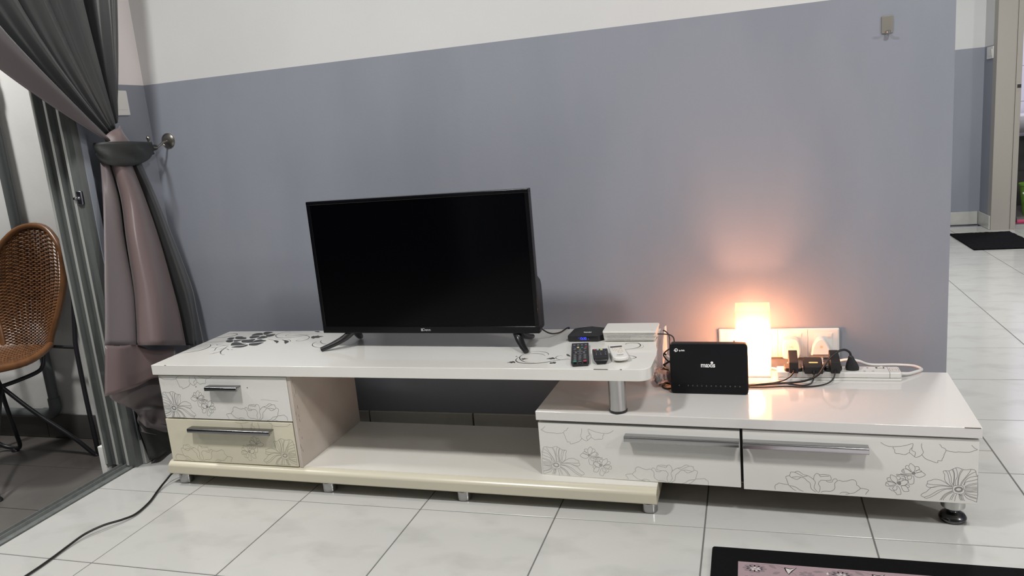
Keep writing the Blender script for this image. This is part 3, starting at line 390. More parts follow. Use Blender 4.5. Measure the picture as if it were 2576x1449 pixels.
for y0 in YR:
    y1 = y0 + TP
    for k in range(0, 17):
        x0, x1 = k * TP, (k + 1) * TP
        if k == 0: x0 = 0.033
        if x1 > 6.5: x1 = 6.5
        a, b = max(y0, -5.0), min(y1, 4.30)
        if a >= b: continue
        if a >= -0.01 and x1 <= 2.672: continue            # behind the wall
        near = (-1.40 <= y0 and k <= 11 and (y0 < 0 or k >= 6))
        if b > 0 and x1 <= 2.9 and x0 < 2.672:
            if a < 0:
                (put_tile(x0, min(x1, 2.672), a, 0.0))
                if x1 > 2.672: put_tile(2.672, x1, 0.0, b)
                if x1 > 2.672: put_tile(2.672, x1, a, 0.0)
            else: put_tile(2.672, x1, a, b)
            continue
        if near: put_tile(x0, x1, a, b)
        else: box(stuff, x0 + JG / 2, x1 - JG / 2, a + JG / 2, b - JG / 2, -0.006, 0, 0)
obj('tile_field', stuff, M['tile'], floor, kind='stuff', flat=True)
# skirtings
def baseboard(name, backing, tiles, m):
    r = struct(name, box(bmesh.new(), *backing), M['grout'], flat=True)
    for t in tiles: obj('skirting_tile', box(bmesh.new(), *t, 0.0012, 1), m, r)
xs = [0.02, 0.372, 0.772, 1.179, 1.58, 1.98, 2.38, 2.670]
baseboard('baseboard_back', (0.02, 2.670, -0.003, 0.0, 0.0, 0.078), [(a + 0.003, b - 0.003, -0.012, -0.003, 0.001, 0.080) for a, b in zip(xs, xs[1:])], M['skirt'])
baseboard('baseboard_left', (0.02, 0.050, -0.358, 0.0, 0.0, 0.086), [(0.050, 0.060, -0.360, -0.012, 0.001, 0.090), (0.022, 0.0495, -0.361, -0.358, 0.001, 0.090)], M['skirt'])
baseboard('baseboard_far', (2.70, 3.845, 4.407, 4.41, 0.0, 0.100), [(2.70, 3.24, 4.398, 4.407, 0.001, 0.103), (3.243, 3.842, 4.398, 4.407, 0.001, 0.103)], M['skirt'])
baseboard('baseboard_far_side', (3.854, 3.857, 4.095, 4.398, 0.0, 0.100), [(3.845, 3.854, 4.105, 4.398, 0.001, 0.103)], M['skirt'])
# ---- far doorway and the wet room behind it
d2 = struct('door_2', prism(bmesh.new(), [(3.853, 4.084), (3.973, 4.084), (3.973, 4.098), (3.980, 4.098), (3.980, 4.087), (4.014, 4.087), (4.014, 4.112), (4.022, 4.112), (4.022, 4.175), (3.853, 4.175)], 'z', 0.0, 2.12, 0), M['beige_frame'])
obj('frame_head', box(bmesh.new(), 3.853, 4.95, 4.085, 4.175, 2.12, 2.22, 0.003), M['beige_frame'], d2)
obj('frame_stile', box(bmesh.new(), 4.80, 4.95, 4.085, 4.175, 0.0, 2.12, 0.003), M['beige_frame'], d2)
obj('strike_plate', box(bmesh.new(), 3.985, 4.0, 4.0852, 4.0885, 1.00, 1.07, 0.0006, 1), M['beige_frame'], d2)
obj('latch_hole', box(bmesh.new(), 3.988, 4.013, 4.0840, 4.0875, 1.022, 1.046), M['dark_gap'], d2)
struct('bathroom_floor', box(bmesh.new(), 3.97, 5.6, 4.30, 6.0, -0.06, -0.012), M['bath_floor'], flat=True)
wb = struct('wall_bathroom', box(bmesh.new(), 3.95, 5.6, 5.45, 5.55, -0.05, CEIL), M['grout'], flat=True)
for i in range(5):
    for j in range(9):
        obj('wall_tile', box(bmesh.new(), 4.0 + i * 0.3, 4.297 + i * 0.3, 5.442, 5.45, 0.0 + j * 0.3, 0.297 + j * 0.3, 0.001, 1), M['porch_skirt'] if j < 2 else M['bath_tile'], wb)
struct('wall_bathroom_side', box(bmesh.new(), 5.5, 5.6, 4.17, 5.45, -0.05, CEIL), M['bath_tile'], flat=True)
struct('wall_bathroom_left', box(bmesh.new(), 3.86, 3.95, 4.50, 5.45, -0.05, CEIL), M['bath_tile'], flat=True)
# ---- sliding door on the left: jamb profile, head and floor track
prof = [(-0.078, -0.362), (-0.078, -0.400), (-0.072, -0.400), (-0.072, -0.378), (-0.030, -0.378), (-0.030, -0.402), (-0.022, -0.402), (-0.022, -0.378),
        (0.016, -0.378), (0.016, -0.402), (0.024, -0.402), (0.024, -0.390), (0.046, -0.390), (0.046, -0.362)]
d1 = struct('door_1', prism(bmesh.new(), prof, 'z', 0.0, 2.24, 0), M['alu'], sharp=20)
for a, b in ((-0.0785, -0.0715), (-0.0305, -0.0215), (0.0155, 0.0245)):
    obj('jamb_lip', box(bmesh.new(), a, b, -0.4045, -0.4015 if a > -0.07 else -0.3995, 0.012, 2.235, 0.0008, 1), M['alu_light'], d1)
obj('floor_track', prism(bmesh.new(), [(-0.030, -0.004), (0.032, -0.004), (0.032, 0.004), (0.024, 0.006), (0.020, 0.004), (0.010, 0.004), (0.008, 0.014), (0.005, 0.014), (0.003, 0.004), (-0.012, 0.004), (-0.014, 0.014), (-0.017, 0.014), (-0.019, 0.004), (-0.030, 0.003)], 'y', -3.4, -0.395), M['alu'], d1, frame=None, sharp=20)
obj('head_track', box(bmesh.new(), -0.078, 0.046, -3.4, -0.362, 2.18, 2.24, 0.002, 1), M['alu'], d1)
lt = bmesh.new(); box(lt, 0.024, 0.046, -0.4015, -0.390, 0.93, 0.975, 0.002, 1); lathe(lt, [(0.004, -0.012), (0.006, -0.008), (0.004, 0.0)], (0.028, -0.402, 0.952), 10, 'y')
obj('latch', lt, M['chrome'], d1)
# ---- porch beyond the sliding door
pf = struct('porch_floor', box(bmesh.new(), -3.0, -0.030, -5.0, -0.10, -0.12, -0.0335), M['grout'], flat=True)
PJX = [-2.77, -2.37, -1.97, -1.57, -1.17, -0.77, -0.367, -0.031]
PJY = [-4.265 + 0.3 * i for i in range(0, 14)]
PJY = [y for y in PJY if y < -0.12] + [-0.102]
PT = {}
for a, b in zip(PJX, PJX[1:]):
    for c, d in zip(PJY, PJY[1:]):
        if c < -1.5: continue
        k = (round(b - a, 3), round(d - c, 3))
        if k not in PT:
            bm = box(bmesh.new(), -(b - a) / 2 + .0012, (b - a) / 2 - .0012, -(d - c) / 2 + .0012, (d - c) / 2 - .0012, -0.008, 0, 0.0008, 1)
            PT[k] = bpy.data.meshes.new('porch_tile'); bm.to_mesh(PT[k]); bm.free(); PT[k].materials.append(M['porch_tile'])
        place(bpy.data.objects.new('porch_tile', PT[k]), Vector(((a + b) / 2, (c + d) / 2, -0.030 + random.uniform(-.0005, 0))), pf)
struct('wall_porch', box(bmesh.new(), -3.0, -0.10, -0.10, 0.12, -0.12, CEIL), M['porch_white'], flat=True)
struct('ceiling_porch', box(bmesh.new(), -3.0, -0.10, -5.0, 0.12, CEIL - 0.05, CEIL + 0.03), M['white_paint'], flat=True)
px = [-2.66, -2.06, -1.46, -1.06, -0.66, -0.26, -0.10]
baseboard('baseboard_porch', (-2.66, -0.10, -0.104, -0.10, -0.03, 0.07), [(a + .0015, b - .0015, -0.112, -0.104, -0.0295, 0.072) for a, b in zip(px, px[1:])], M['porch_skirt'])
tb = obj('trim_1', box(bmesh.new(), -0.100, -0.078, -0.405, -0.362, -0.03, 0.078, 0.002, 1), M['porch_white'], kind='structure')
dp = thing('drain_pipe', 'grey pipe running down and along the white porch wall', 'pipe', (-0.575, -0.135, 0.07))
pr = 0.0185
obj('pipe_riser', tube(bmesh.new(), [(-0.575, -0.128, 0.135), (-0.575, -0.128, 1.355)], pr, 16), M['pipe'], dp)
obj('pipe_elbow', tube(bmesh.new(), [(-0.575, -0.128, 0.150)] + [(-0.575 - 0.035 * (1 - math.cos(a)), -0.128, 0.118 - 0.035 * math.sin(a)) for a in [i * PI / 16 for i in range(9)]] + [(-0.64, -0.128, 0.083)], pr + 0.004, 16), M['pipe'], dp)
obj('pipe_run', tube(bmesh.new(), [(-0.63, -0.128, 0.083), (-2.6, -0.128, 0.083)], pr, 16), M['pipe'], dp)
obj('pipe_collar', lathe(bmesh.new(), [(0.024, 0.0), (0.026, 0.01), (0.026, 0.055), (0.022, 0.065), (0.022, 0.3)], (-0.575, -0.128, 1.35), 16), M['white_plastic'], dp, label='white collar at top of pipe')
# ---- switches
def rocker(name, lab, fr, w, h, nsw, m):
    t = thing(name, lab, 'switch', fr.to_translation())
    obj('cover_plate', prism(bmesh.new(), rrect(-w / 2, w / 2, -h / 2, h / 2, 0.005), 'z', 0.0, 0.009, 0.002), m, t, frame=fr)
    for i in range(nsw):
        a = -w * 0.40 + i * w * 0.8 / nsw
        obj('rocker', prism(bmesh.new(), [(-h * 0.27, 0.009), (h * 0.27, 0.009), (h * 0.27, 0.0135), (-h * 0.27, 0.0105)], 'x', a + 0.001, a + w * 0.8 / nsw - 0.001, 0.0005, 1), m, t, frame=fr)
    return t
rocker('light_switch', 'white wall switch plate half hidden behind the curtain by the corner', face_frame((0.0202, -0.145, 1.259), (0, 1, 0), (0, 0, 1)), 0.092, 0.086, 1, M['white_plastic'])
rocker('light_switch', 'small white light switch on the far grey wall beside the beige door frame', face_frame((3.8568, 4.245, 1.29), (0, -1, 0), (0, 0, 1)), 0.150, 0.086, 2, M['white_plastic'])
# ------------------------------------------------------------------ TV bench, left (tall) unit
MF = Matrix.Translation((0.292, -0.500, 0)) @ Matrix.Rotation(math.radians(-0.43), 4, 'Z')
LF = Matrix.Translation((1.544, -0.464, 0)) @ Matrix.Rotation(math.radians(-2.14), 4, 'Z')
def arc(cx, cy, r, a0, a1, k=6):
    return [(cx + r * math.cos(math.radians(a0 + (a1 - a0) * i / k)), cy + r * math.sin(math.radians(a0 + (a1 - a0) * i / k))) for i in range(k + 1)]
mb = thing('tv_cabinet', 'long white upper TV bench with flower decals, two small drawers and open shelf', 'cabinet', (0.292, -0.5, 0), math.radians(-0.43))
topo = [(0, 0)] + arc(1.550, 0.034, 0.034, -90, 0) + [(1.5845, 0.08), (1.586, 0.13), (1.582, 0.18), (1.575, 0.22), (1.571, 0.27), (1.570, 0.40), (0, 0.40)]
board = obj('top_board', prism(bmesh.new(), topo, 'z', 0.381, 0.414, 0.0016, 2), M['cab_top'], mb, frame=MF)
def decal(name, ft, m, parent, frame=None):
    for f in ft.faces:
        if f.normal.z < 0: f.normal_flip()
    return obj(name, ft, m, parent, frame=frame, flat=True)
for p in FILLS:
    ft = bmesh.new(); fillpoly(ft, [(v.x, v.y) for v in catmull([(q[0], q[1], 0) for q in p], 3, True)], lambda v: (v.x, v.y, 0.41425)); decal('petal_decal', ft, M['print_dark'], board)
for w, p in LINES:
    ft = bmesh.new(); ribbon(ft, [(v.x, v.y) for v in catmull([(q[0], q[1], 0) for q in p], 5)], w, lambda v: (v.x, v.y, 0.41420), taper=True); decal('tendril_decal', ft, M['print_dark'], board)
for a, b in ((0.052, 0.058), (1.436, 1.474), (1.506, 1.511)):
    obj('chipped_edge', box(bmesh.new(), a, b, -0.0004, 0.0010, 0.4128, 0.41425), M['chip'], board, frame=MF, flat=True)
def tilt(bm):
    for v in bm.verts: v.co.z -= 0.0065 * v.co.x / 1.585
    return bm
obj('base_plinth', tilt(prism(bmesh.new(), [(-0.004, 0.0435), (-0.006, 0.047), (-0.006, 0.068), (-0.002, 0.0755), (0.006, 0.0815), (0.016, 0.0850), (0.385, 0.0850), (0.385, 0.0420), (0.002, 0.0420)], 'x', -0.002, 1.584)), M['cab_base'], mb, frame=MF)
obj('lit_shelf_sheet', tilt(box(bmesh.new(), 0.4995, 1.583, 0.0155, 0.385, 0.0845, 0.0856)), M['cab_shelf'], mb, frame=MF, flat=True)  # thin sheet added to paint the base top as brighter lit
ch = bmesh.new(); prism(ch, [(0.002, 0.060), (0.012, 0.074), (-0.003, 0.066)], 'x', 1.582, 1.5846); obj('chipped_corner', ch, M['chip'], mb, frame=MF, flat=True)
for i, fx in enumerate((0.026, 0.566, 1.016, 1.558)):
    for fy in (0.036, 0.345):
        zt = 0.0425 - 0.0065 * fx / 1.585
        o = obj('foot', lathe(bmesh.new(), [(0.020, 0.0), (0.0225, 0.002), (0.0225, zt - 0.010), (0.0205, zt - 0.009)], (fx, fy, 0), 24), M['chrome'], mb, frame=MF)
        obj('foot_collar', lathe(bmesh.new(), [(0.0185, zt - 0.0095), (0.0185, zt)], (fx, fy, 0), 20), M['darkmetal'], o, frame=MF)
def side_panel(x0, x1):
    return box(bmesh.new(), x0, x1, 0.026, 0.385, 0.083, 0.3805, 0.0008, 1)
obj('side_panel', side_panel(0.008, 0.022), M['cab_side'], mb, frame=MF)
sp = prism(bmesh.new(), [(0.4865, 0.0825), (0.4985, 0.0825), (0.4985, 0.3805), (0.4865, 0.3805)], 'y', 0.010, 0.385, 0.0006, 1)
sp = obj('side_panel', sp, M['cab_side'], mb, frame=MF)
sc = bmesh.new(); rnd = random.Random(3)
for i in range(15):
    z = 0.086 + 0.28 * rnd.random() ** 1.3; y = 0.013 + rnd.uniform(0, 0.016); l = rnd.uniform(0.002, 0.015); w = rnd.uniform(0.0004, 0.0013)
    box(sc, 0.4984, 0.49875, y, y + w, z, z + l)
obj('scuffed_edge', sc, M['chip'], sp, frame=MF, flat=True, kind='stuff')
obj('back_panel', box(bmesh.new(), 0.022, 0.4865, 0.365, 0.372, 0.083, 0.3805), M['cab_side'], mb, frame=MF)
def motif(parent, frame, y, zb, px_, mir, m, w=0.0011):
    """printed drawing: poppy, pair of blossoms, peony and hanging petals, one flat print each"""
    s = -1.0 if mir else 1.0
    f3 = lambda v: (px_ + s * v.x, y - 0.00018, zb + v.y)
    for nm, polys, fills, sm in (('poppy_print', POPPY, [], 3), ('blossom_print', COSMOS, COSMOS_B, 3), ('peony_print', PEONY, [], 4), ('petal_print', PETALS, [], 4)):
        bm = bmesh.new()
        for p in polys:
            run = []
            for v in list(catmull([(q[0], q[1], 0) for q in p], sm)) + [None]:
                if v is not None and PETMIN <= v.y <= PETMAX: run.append((v.x, v.y)); continue
                if len(run) > 1: ribbon(bm, run, w, f3)
                run = []
        for p in fills: fillpoly(bm, p, f3)
        if nm == 'poppy_print':
            for p in POPPY_T: ribbon(bm, p, 0.0042, f3)
        for f in bm.faces:
            if f.normal.y > 0: f.normal_flip()
        if len(bm.faces): obj(nm, bm, m, parent, frame=frame, flat=True)
        else: bm.free()
PETMAX = 1.0; PETMIN = 0.001
def bar_handle(parent, frame, x0, x1, z0, z1, yf, depth=0.026, m='chrome'):
    """flat lip-shaped pull standing off the drawer"""
    h = z1 - z0
    b = prism(bmesh.new(), [(yf, z1 - 0.001), (yf - depth + 0.003, z1), (yf - depth, z1 - 0.003), (yf - depth, z0 + 0.001), (yf - depth + 0.002, z0), (yf - depth + 0.006, z0 + 0.001), (yf - depth + 0.006, z1 - 0.005), (yf, z1 - 0.005)], 'x', x0, x1, 0.0006, 1)
    return obj('handle', b, M[m], parent, frame=frame)
def drawer(parent, frame, x0, x1, z0, z1, y, m, px_, mir, hx0, hx1, hz0, hz1, pm, zofs, hm='chrome'):
    d = obj('drawer', box(bmesh.new(), x0, x1, y, y + 0.016, z0, z1, 0.0014, 2), m, parent, frame=frame)
    bx = bmesh.new(); box(bx, x0 + 0.02, x1 - 0.02, y + 0.016, y + 0.33, z0 + 0.012, z1 - 0.03)
    obj('drawer_box', bx, M['cab_side'], d, frame=frame, flat=True)
    bar_handle(d, frame, hx0, hx1, hz0, hz1, y, m=hm)
    motif(d, frame, y, zofs, px_, mir, pm)
    return d
PETMAX = 0.142
dU = drawer(mb, MF, 0.012, 0.4855, 0.2335, 0.3765, 0.008, M['cab_front'], 0.052, True, 0.203, 0.320, 0.336, 0.3495, M['print_grey'], 0.2335, 'chrome_dark')
PETMAX = 0.142
dL = drawer(mb, MF, 0.009, 0.484, 0.0845, 0.2295, 0.008, M['cab_cream'], 0.441, False, 0.109, 0.414, 0.1945, 0.2085, M['print_tan'], 0.0865, 'chrome_dark')
for hx in (0.152, 0.343): obj('screw_hole', lathe(bmesh.new(), [(0.0016, 0.0), (0.0016, -0.0003)], (hx, 0.0079, 0.341), 12, 'y'), M['dark_gap'], dU, frame=MF, flat=True)
hl = bmesh.new(); ribbon(hl, [(0.385, 0.3035), (0.405, 0.3025), (0.43, 0.3005), (0.447, 0.299)], 0.0005, lambda v: (v.x, 0.0078, v.y)); obj('scratch', hl, M['print_grey'], dU, frame=MF, flat=True)
po = obj('support_pole', lathe(bmesh.new(), [(0.0235, 0.0), (0.0235, 0.1005)], (1.776, -0.449, 0.2805), 32), M['steel'], mb)
obj('pole_ring', lathe(bmesh.new(), [(0.0240, 0.0), (0.0248, 0.0015), (0.0248, 0.0065), (0.0238, 0.0070)], (1.776, -0.449, 0.2741), 32), M['black'], po)
# ------------------------------------------------------------------ TV bench, right (low) unit
lb = thing('low_cabinet', 'low white gloss extension of the TV bench with two wide flower-printed drawers', 'cabinet', (1.544, -0.464, 0), math.radians(-2.14))
lbo = obj('top_board', box(bmesh.new(), 0.0, 1.096, 0.0, 0.408, 0.2475, 0.274, 0.0016, 2), M['cab_low'], lb, frame=LF)
ch = bmesh.new(); box(ch, 1.058, 1.092, -0.0005, 0.0014, 0.2726, 0.27425); obj('chipped_edge', ch, M['chip'], lbo, frame=LF, flat=True)
obj('carcass', box(bmesh.new(), 0.006, 1.088, 0.0235, 0.400, 0.0865, 0.2472, 0.001, 1), M['cab_side'], lb, frame=LF)
obj('shadow_strip', box(bmesh.new(), 0.008, 1.086, 0.0225, 0.0236, 0.0885, 0.2470), M['dark_gap'], lb, frame=LF, flat=True)  # dark sheet added as the shade in the gaps round the drawers
PETMAX = 0.160; PETMIN = 0.0025
drawer(lb, LF, 0.003, 0.5485, 0.0800, 0.2390, 0.006, M['cab_front'], 0.047, True, 0.250, 0.5475, 0.2030, 0.2190, M['print_pale'], 0.0785)
drawer(lb, LF, 0.5555, 1.0910, 0.0765, 0.2425, 0.006, M['cab_front'], 1.051, False, 0.5565, 0.8520, 0.2010, 0.2180, M['print_grey'], 0.0790)
for fy in (0.070, 0.345):
    cupo = obj('foot_cup', lathe(bmesh.new(), [(0.012, 0.0365), (0.0265, 0.038), (0.0275, 0.040), (0.0275, 0.087), (0.012, 0.0865)], (1.052, fy, 0), 28), M['steel'], lb, frame=LF)
    obj('glide_foot', lathe(bmesh.new(), [(0.024, 0.0), (0.029, 0.002), (0.0315, 0.007), (0.0315, 0.011), (0.027, 0.018), (0.019, 0.0225), (0.013, 0.0245), (0.011, 0.028), (0.011, 0.038)], (1.052, fy, 0), 28), M['darkmetal'], cupo, frame=LF)
# ------------------------------------------------------------------ television
tv = thing('television', 'black flat screen television standing on splayed feet on the white bench', 'television', (1.18, -0.30, 0.414), math.radians(-1.9))
TF = Matrix.Translation((0.8205, -0.320, 0.4655)) @ Matrix.Rotation(math.radians(-1.9), 4, 'Z')
TW, TH = 0.722, 0.4195
bz = bmesh.new()
box(bz, 0, TW, 0, 0.026, 0, 0.0215, 0.0018, 2); box(bz, 0, TW, 0, 0.026, TH - 0.0115, TH, 0.0018, 2)
box(bz, 0, 0.0125, 0.0004, 0.0255, 0.01, TH - 0.005, 0.0012, 1); box(bz, TW - 0.0125, TW, 0.0004, 0.0255, 0.01, TH - 0.005, 0.0012, 1)
box(bz, 0.004, TW - 0.004, 0.014, 0.026, 0.004, TH - 0.004)
obj('bezel', bz, M['black_gloss'], tv, frame=TF)
obj('screen', box(bmesh.new(), 0.0122, TW - 0.0122, 0.003, 0.006, 0.0213, TH - 0.0113), M['screen'], tv, frame=TF)
obj('back_cover', prism(bmesh.new(), [(0.026, 0.004), (0.066, 0.004), (0.071, 0.010), (0.071, 0.130), (0.064, 0.148), (0.034, 0.168), (0.030, 0.405), (0.026, 0.408)], 'x', 0.012, TW - 0.004, 0.003, 2), M['black_gloss'], tv, frame=TF)
LT = TF @ face_frame((TW / 2, -0.0003, 0.0112), (1, 0, 0), (0, 0, 1))
lg = text('brand_logo', 'Denn', 0.0125, LT @ Matrix.Translation((0.0025, 0, 0)), M['logo_grey'], tv, sx=1.0)
lb2 = bmesh.new()
for k in range(3): box(lb2, -0.0158 + k * 0.0017, -0.0146 + k * 0.0017, -0.0043, 0.0043, 0, 0.0002)
obj('logo_bars', lb2, M['logo_grey'], tv, frame=LT, flat=True)
def tvleg(p, r): obj('leg', tube(bmesh.new(), [TVI @ Vector(q) for q in catmull(p, 5)], r, 10, sx=1.25), M['black'], tv, sharp=60)
TVI = Matrix.Identity(4)
def lr(a, b, n): return [a + (b - a) * i / (n - 1) for i in range(n)]
tvleg([(0.918, -0.300, 0.471), (0.893, -0.316, 0.449), (0.858, -0.336, 0.432), (0.823, -0.352, 0.4205)], lr(0.0125, 0.0068, 16))
tvleg([(0.918, -0.292, 0.471), (0.912, -0.265, 0.448), (0.900, -0.235, 0.431), (0.888, -0.210, 0.4215)], lr(0.0125, 0.0075, 16))
tvleg([(1.466, -0.320, 0.471), (1.476, -0.333, 0.447), (1.491, -0.355, 0.431), (1.507, -0.375, 0.4205)], lr(0.0125, 0.0068, 16))
tvleg([(1.466, -0.312, 0.471), (1.472, -0.285, 0.447), (1.477, -0.250, 0.431), (1.481, -0.215, 0.4215)], lr(0.0125, 0.0075, 16))
tag(obj('television_cable', tube(bmesh.new(), catmull([(1.50, -0.262, 0.48), (1.535, -0.225, 0.435), (1.555, -0.165, 0.4175), (1.568, -0.110, 0.4175), (1.565, -0.075, 0.405), (1.52, -0.045, 0.36), (1.30, -0.03, 0.33), (1.05, -0.03, 0.345), (0.93, -0.035, 0.355), (0.885, -0.05, 0.335), (0.845, -0.05, 0.318), (0.80, -0.05, 0.335), (0.775, -0.045, 0.385), (0.765, -0.04, 0.39)], 6), 0.0022, 8), M['cable']), 'thin black cable drooping behind the shelf opening below the television', 'cable')
# ------------------------------------------------------------------ set-top box, white modem, remotes
stb = thing('set_top_box', 'small black set-top box with blue clock digits next to white modem', 'set-top box', (1.65, -0.205, 0.414))
b0 = [(1.602, -0.250), (1.607, -0.2555), (1.692, -0.2555), (1.700, -0.249), (1.712, -0.225), (1.712, -0.170), (1.704, -0.162), (1.615, -0.160), (1.606, -0.168)]
bm = bmesh.new(); prism(bm, b0, 'z', 0.4155, 0.4315, 0.0012, 1)
obj('case', bm, M['black'], stb)
bm = bmesh.new()
ring = [bm.verts.new((x, y, 0.4314)) for x, y in b0]
ap = [bm.verts.new(p) for p in ((1.638, -0.214, 0.4372), (1.664, -0.184, 0.4425), (1.690, -0.200, 0.4378), (1.655, -0.232, 0.4352))]
for tri in ((0, 1, ap[3]), (1, 2, ap[3]), (2, 3, ap[3]), (3, 4, ap[2]), (4, 5, ap[2]), (5, 6, ap[2]), (6, 7, ap[1]), (7, 8, ap[0]), (8, 0, ap[0])):
    bm.faces.new((ring[tri[0]], ring[tri[1]], tri[2]))
for t in ((ring[0], ap[3], ap[0]), (ring[3], ap[2], ap[3]), (ring[6], ap[1], ap[2]), (ring[7], ap[0], ap[1]), (ap[0], ap[3], ap[1]), (ap[3], ap[2], ap[1])): bm.faces.new(t)
obj('faceted_lid', bm, M['black_matte'], stb, flat=True, recalc=True)
obj('foot_pad', box(bmesh.new(), 1.615, 1.690, -0.245, -0.17, 0.414, 0.4156), M['black_matte'], stb)
text('clock_display', '12:32', 0.0098, face_frame((1.6495, -0.2560, 0.4243), (1, 0, 0), (0, 0, 1)), M['led_blue'], stb, bold=0.0001)
for q in ((1.6345, 1.6375, 0.4257, 0.4262), (1.6645, 1.6662, 0.4222, 0.4236)): obj('status_light', box(bmesh.new(), q[0], q[1], -0.2561, -0.2556, q[2], q[3]), M['led_blue'], stb, flat=True)
text('lid_logo', 'TANIX', 0.0080, face_frame((1.6585, -0.2290, 0.4362), (1, 0, 0), (0, 0.995, 0.1)), M['logo_white'], stb, bold=0.0002)
wm = thing('modem', 'white ribbed modem box lying flat on right end of upper bench', 'modem', (1.787, -0.21, 0.414))
bm = bmesh.new(); box(bm, 1.714, 1.860, -0.249, -0.166, 0.4165, 0.440, 0.002, 2); obj('case', bm, M['white_box'], wm)
bm = prism(bmesh.new(), rrect(1.7085, 1.8655, -0.257, -0.163, 0.006), 'z', 0.4385, 0.4462, 0.002, 2); obj('lid', bm, M['white_box'], wm)
for k in range(5):
    z = 0.4172 + k * 0.0043
    obj('rib', box(bmesh.new(), 1.7105 + (4 - k) * 0.0006, 1.8635 - (4 - k) * 0.0006, -0.2555, -0.163, z, z + 0.0027, 0.0008, 1), M['white_box'], wm)
for k, (a, b) in enumerate(((1.722, 1.790), (1.722, 1.790), (1.722, 1.790), (1.722, 1.857))):
    z = 0.4198 + k * 0.0043
    obj('vent_slot', box(bmesh.new(), a, b, -0.2545, -0.249, z, z + 0.0018), M['dark_gap'], wm, flat=True)
obj('foot_strip', box(bmesh.new(), 1.718, 1.856, -0.245, -0.170, 0.414, 0.4168), M['black_matte'], wm)
text('lid_mark', 'U', 0.006, face_frame((1.852, -0.246, 0.4464), (1, 0, 0), (0, 1, 0)), M['logo_grey'], wm, sx=1.6)
obj('side_port', box(bmesh.new(), 1.8615, 1.8645, -0.235, -0.185, 0.421, 0.434, 0.001, 1), M['white_plastic'], wm)
def keys(parent, frame, ks, z, hgt=0.0012):
    for m, x, y, hw, hh in ks:
        if y < -0.1: continue
        obj('key', box(bmesh.new(), x - hw * .9, x + hw * .9, y - hh * .85, y + hh * .85, z - 0.0004, z + hgt, 0.0006, 1), M[m], parent, frame=frame)
RF = Matrix.Translation((1.6685, -0.3925, 0.414)) @ Matrix.Rotation(math.radians(11.5), 4, 'Z')
r1 = thing('remote_control', 'black remote with many grey keys, leftmost of the three remotes', 'remote', (1.6685, -0.3925, 0.414), math.radians(11.5), 'remotes on the bench')
bm = prism(bmesh.new(), [(-0.0245, 0.097), (0.0245, 0.095), (0.0245, -0.085), (0.0205, -0.100), (-0.0205, -0.100), (-0.0245, -0.085)], 'z', 0.0005, 0.0098, 0.002, 2)
for v in bm.verts:
    if v.co.y < -0.088 and v.co.z > 0.005: v.co.z -= 0.004
obj('body', bm, M['black'], r1, frame=RF)
keys(r1, RF, K1, 0.0098)
obj('maker_mark', lathe(bmesh.new(), [(0.002, 0.0), (0.002, 0.0004)], (0, -0.0935, 0.0072), 12), M['key_grey'], r1, frame=RF)
RF2 = Matrix.Translation((1.733, -0.428, 0.414)) @ Matrix.Rotation(math.atan2(.021, .096), 4, 'Z')
r2 = thing('remote_control', 'short chunky black remote with four coloured keys, between the other two remotes', 'remote', (1.733, -0.428, 0.414), math.atan2(.021, .096), 'remotes on the bench')
secs = []
for y, w, zt, zb, wb_ in ((0.047, 0.0215, 0.0170, 0.001, 0.019), (0.02, 0.0215, 0.0170, 0.0, 0.014), (-0.025, 0.0205, 0.0170, 0.0, 0.0125), (-0.036, 0.0195, 0.0160, 0.0, 0.0120), (-0.042, 0.0165, 0.0125, 0.0, 0.0115), (-0.0445, 0.0135, 0.0075, 0.0008, 0.0105)):
    secs.append([(-wb_, y, zb), (-w * .86, y, zb + (zt - zb) * .35), (-w, y, zb + (zt - zb) * .75), (-w * .94, y, zt), (w * .94, y, zt), (w, y, zb + (zt - zb) * .75), (w * .86, y, zb + (zt - zb) * .35), (wb_, y, zb)])
bm = bmesh.new(); V = [[bm.verts.new(p) for p in s] for s in secs]
for a, b in zip(V, V[1:]):
    for i in range(8): bm.faces.new((a[i], a[(i + 1) % 8], b[(i + 1) % 8], b[i]))
bm.faces.new(V[0]); bm.faces.new(list(reversed(V[-1])))
obj('body', bm, M['black'], r2, frame=RF2, sharp=40, recalc=True)
obj('face_panel', box(bmesh.new(), -0.0175, 0.0185, -0.022, 0.026, 0.0165, 0.0174, 0.0003, 1), M['black_gloss'], r2, frame=RF2)
keys(r2, RF2, K2, 0.0172, 0.0008)
RF3 = Matrix.Translation((1.7775, -0.402, 0.414)) @ Matrix.Rotation(math.radians(17), 4, 'Z')
r3 = thing('remote_control', 'white air conditioner remote with tan keys, rightmost of the three remotes', 'remote', (1.7775, -0.402, 0.414), math.radians(17), 'remotes on the bench')
pr3 = [(-0.020, 0.066), (0.020, 0.060), (0.0215, 0.0), (0.0215, -0.045)] + [(0.0215 * math.cos(a), -0.045 - 0.016 * math.sin(a)) for a in [PI * i / 8 for i in range(1, 8)]] + [(-0.0215, -0.045), (-0.0215, 0.0)]
bm = bmesh.new(); prism(bm, pr3, 'z', 0.006, 0.0165, 0.003, 2); obj('body', bm, M['white_plastic'], r3, frame=RF3)
bm = bmesh.new(); prism(bm, [(x * .72, y * .8 + 0.004) for x, y in pr3], 'z', 0.0, 0.0075, 0.003, 2); obj('back_shell', bm, M['white_plastic'], r3, frame=RF3)
obj('display', box(bmesh.new(), -0.0165, 0.0165, 0.036, 0.050, 0.0160, 0.0168, 0.0003, 1), M['lcd'], r3, frame=RF3)
keys(r3, RF3, [k for k in K3 if k[0] != 'lcd'], 0.0165, 0.0006)
text('maker_logo', 'Haier', 0.0080, RF3 @ Matrix.Translation((0, -0.036, 0.0167)), M['print_dark'], r3, bold=0.0002)
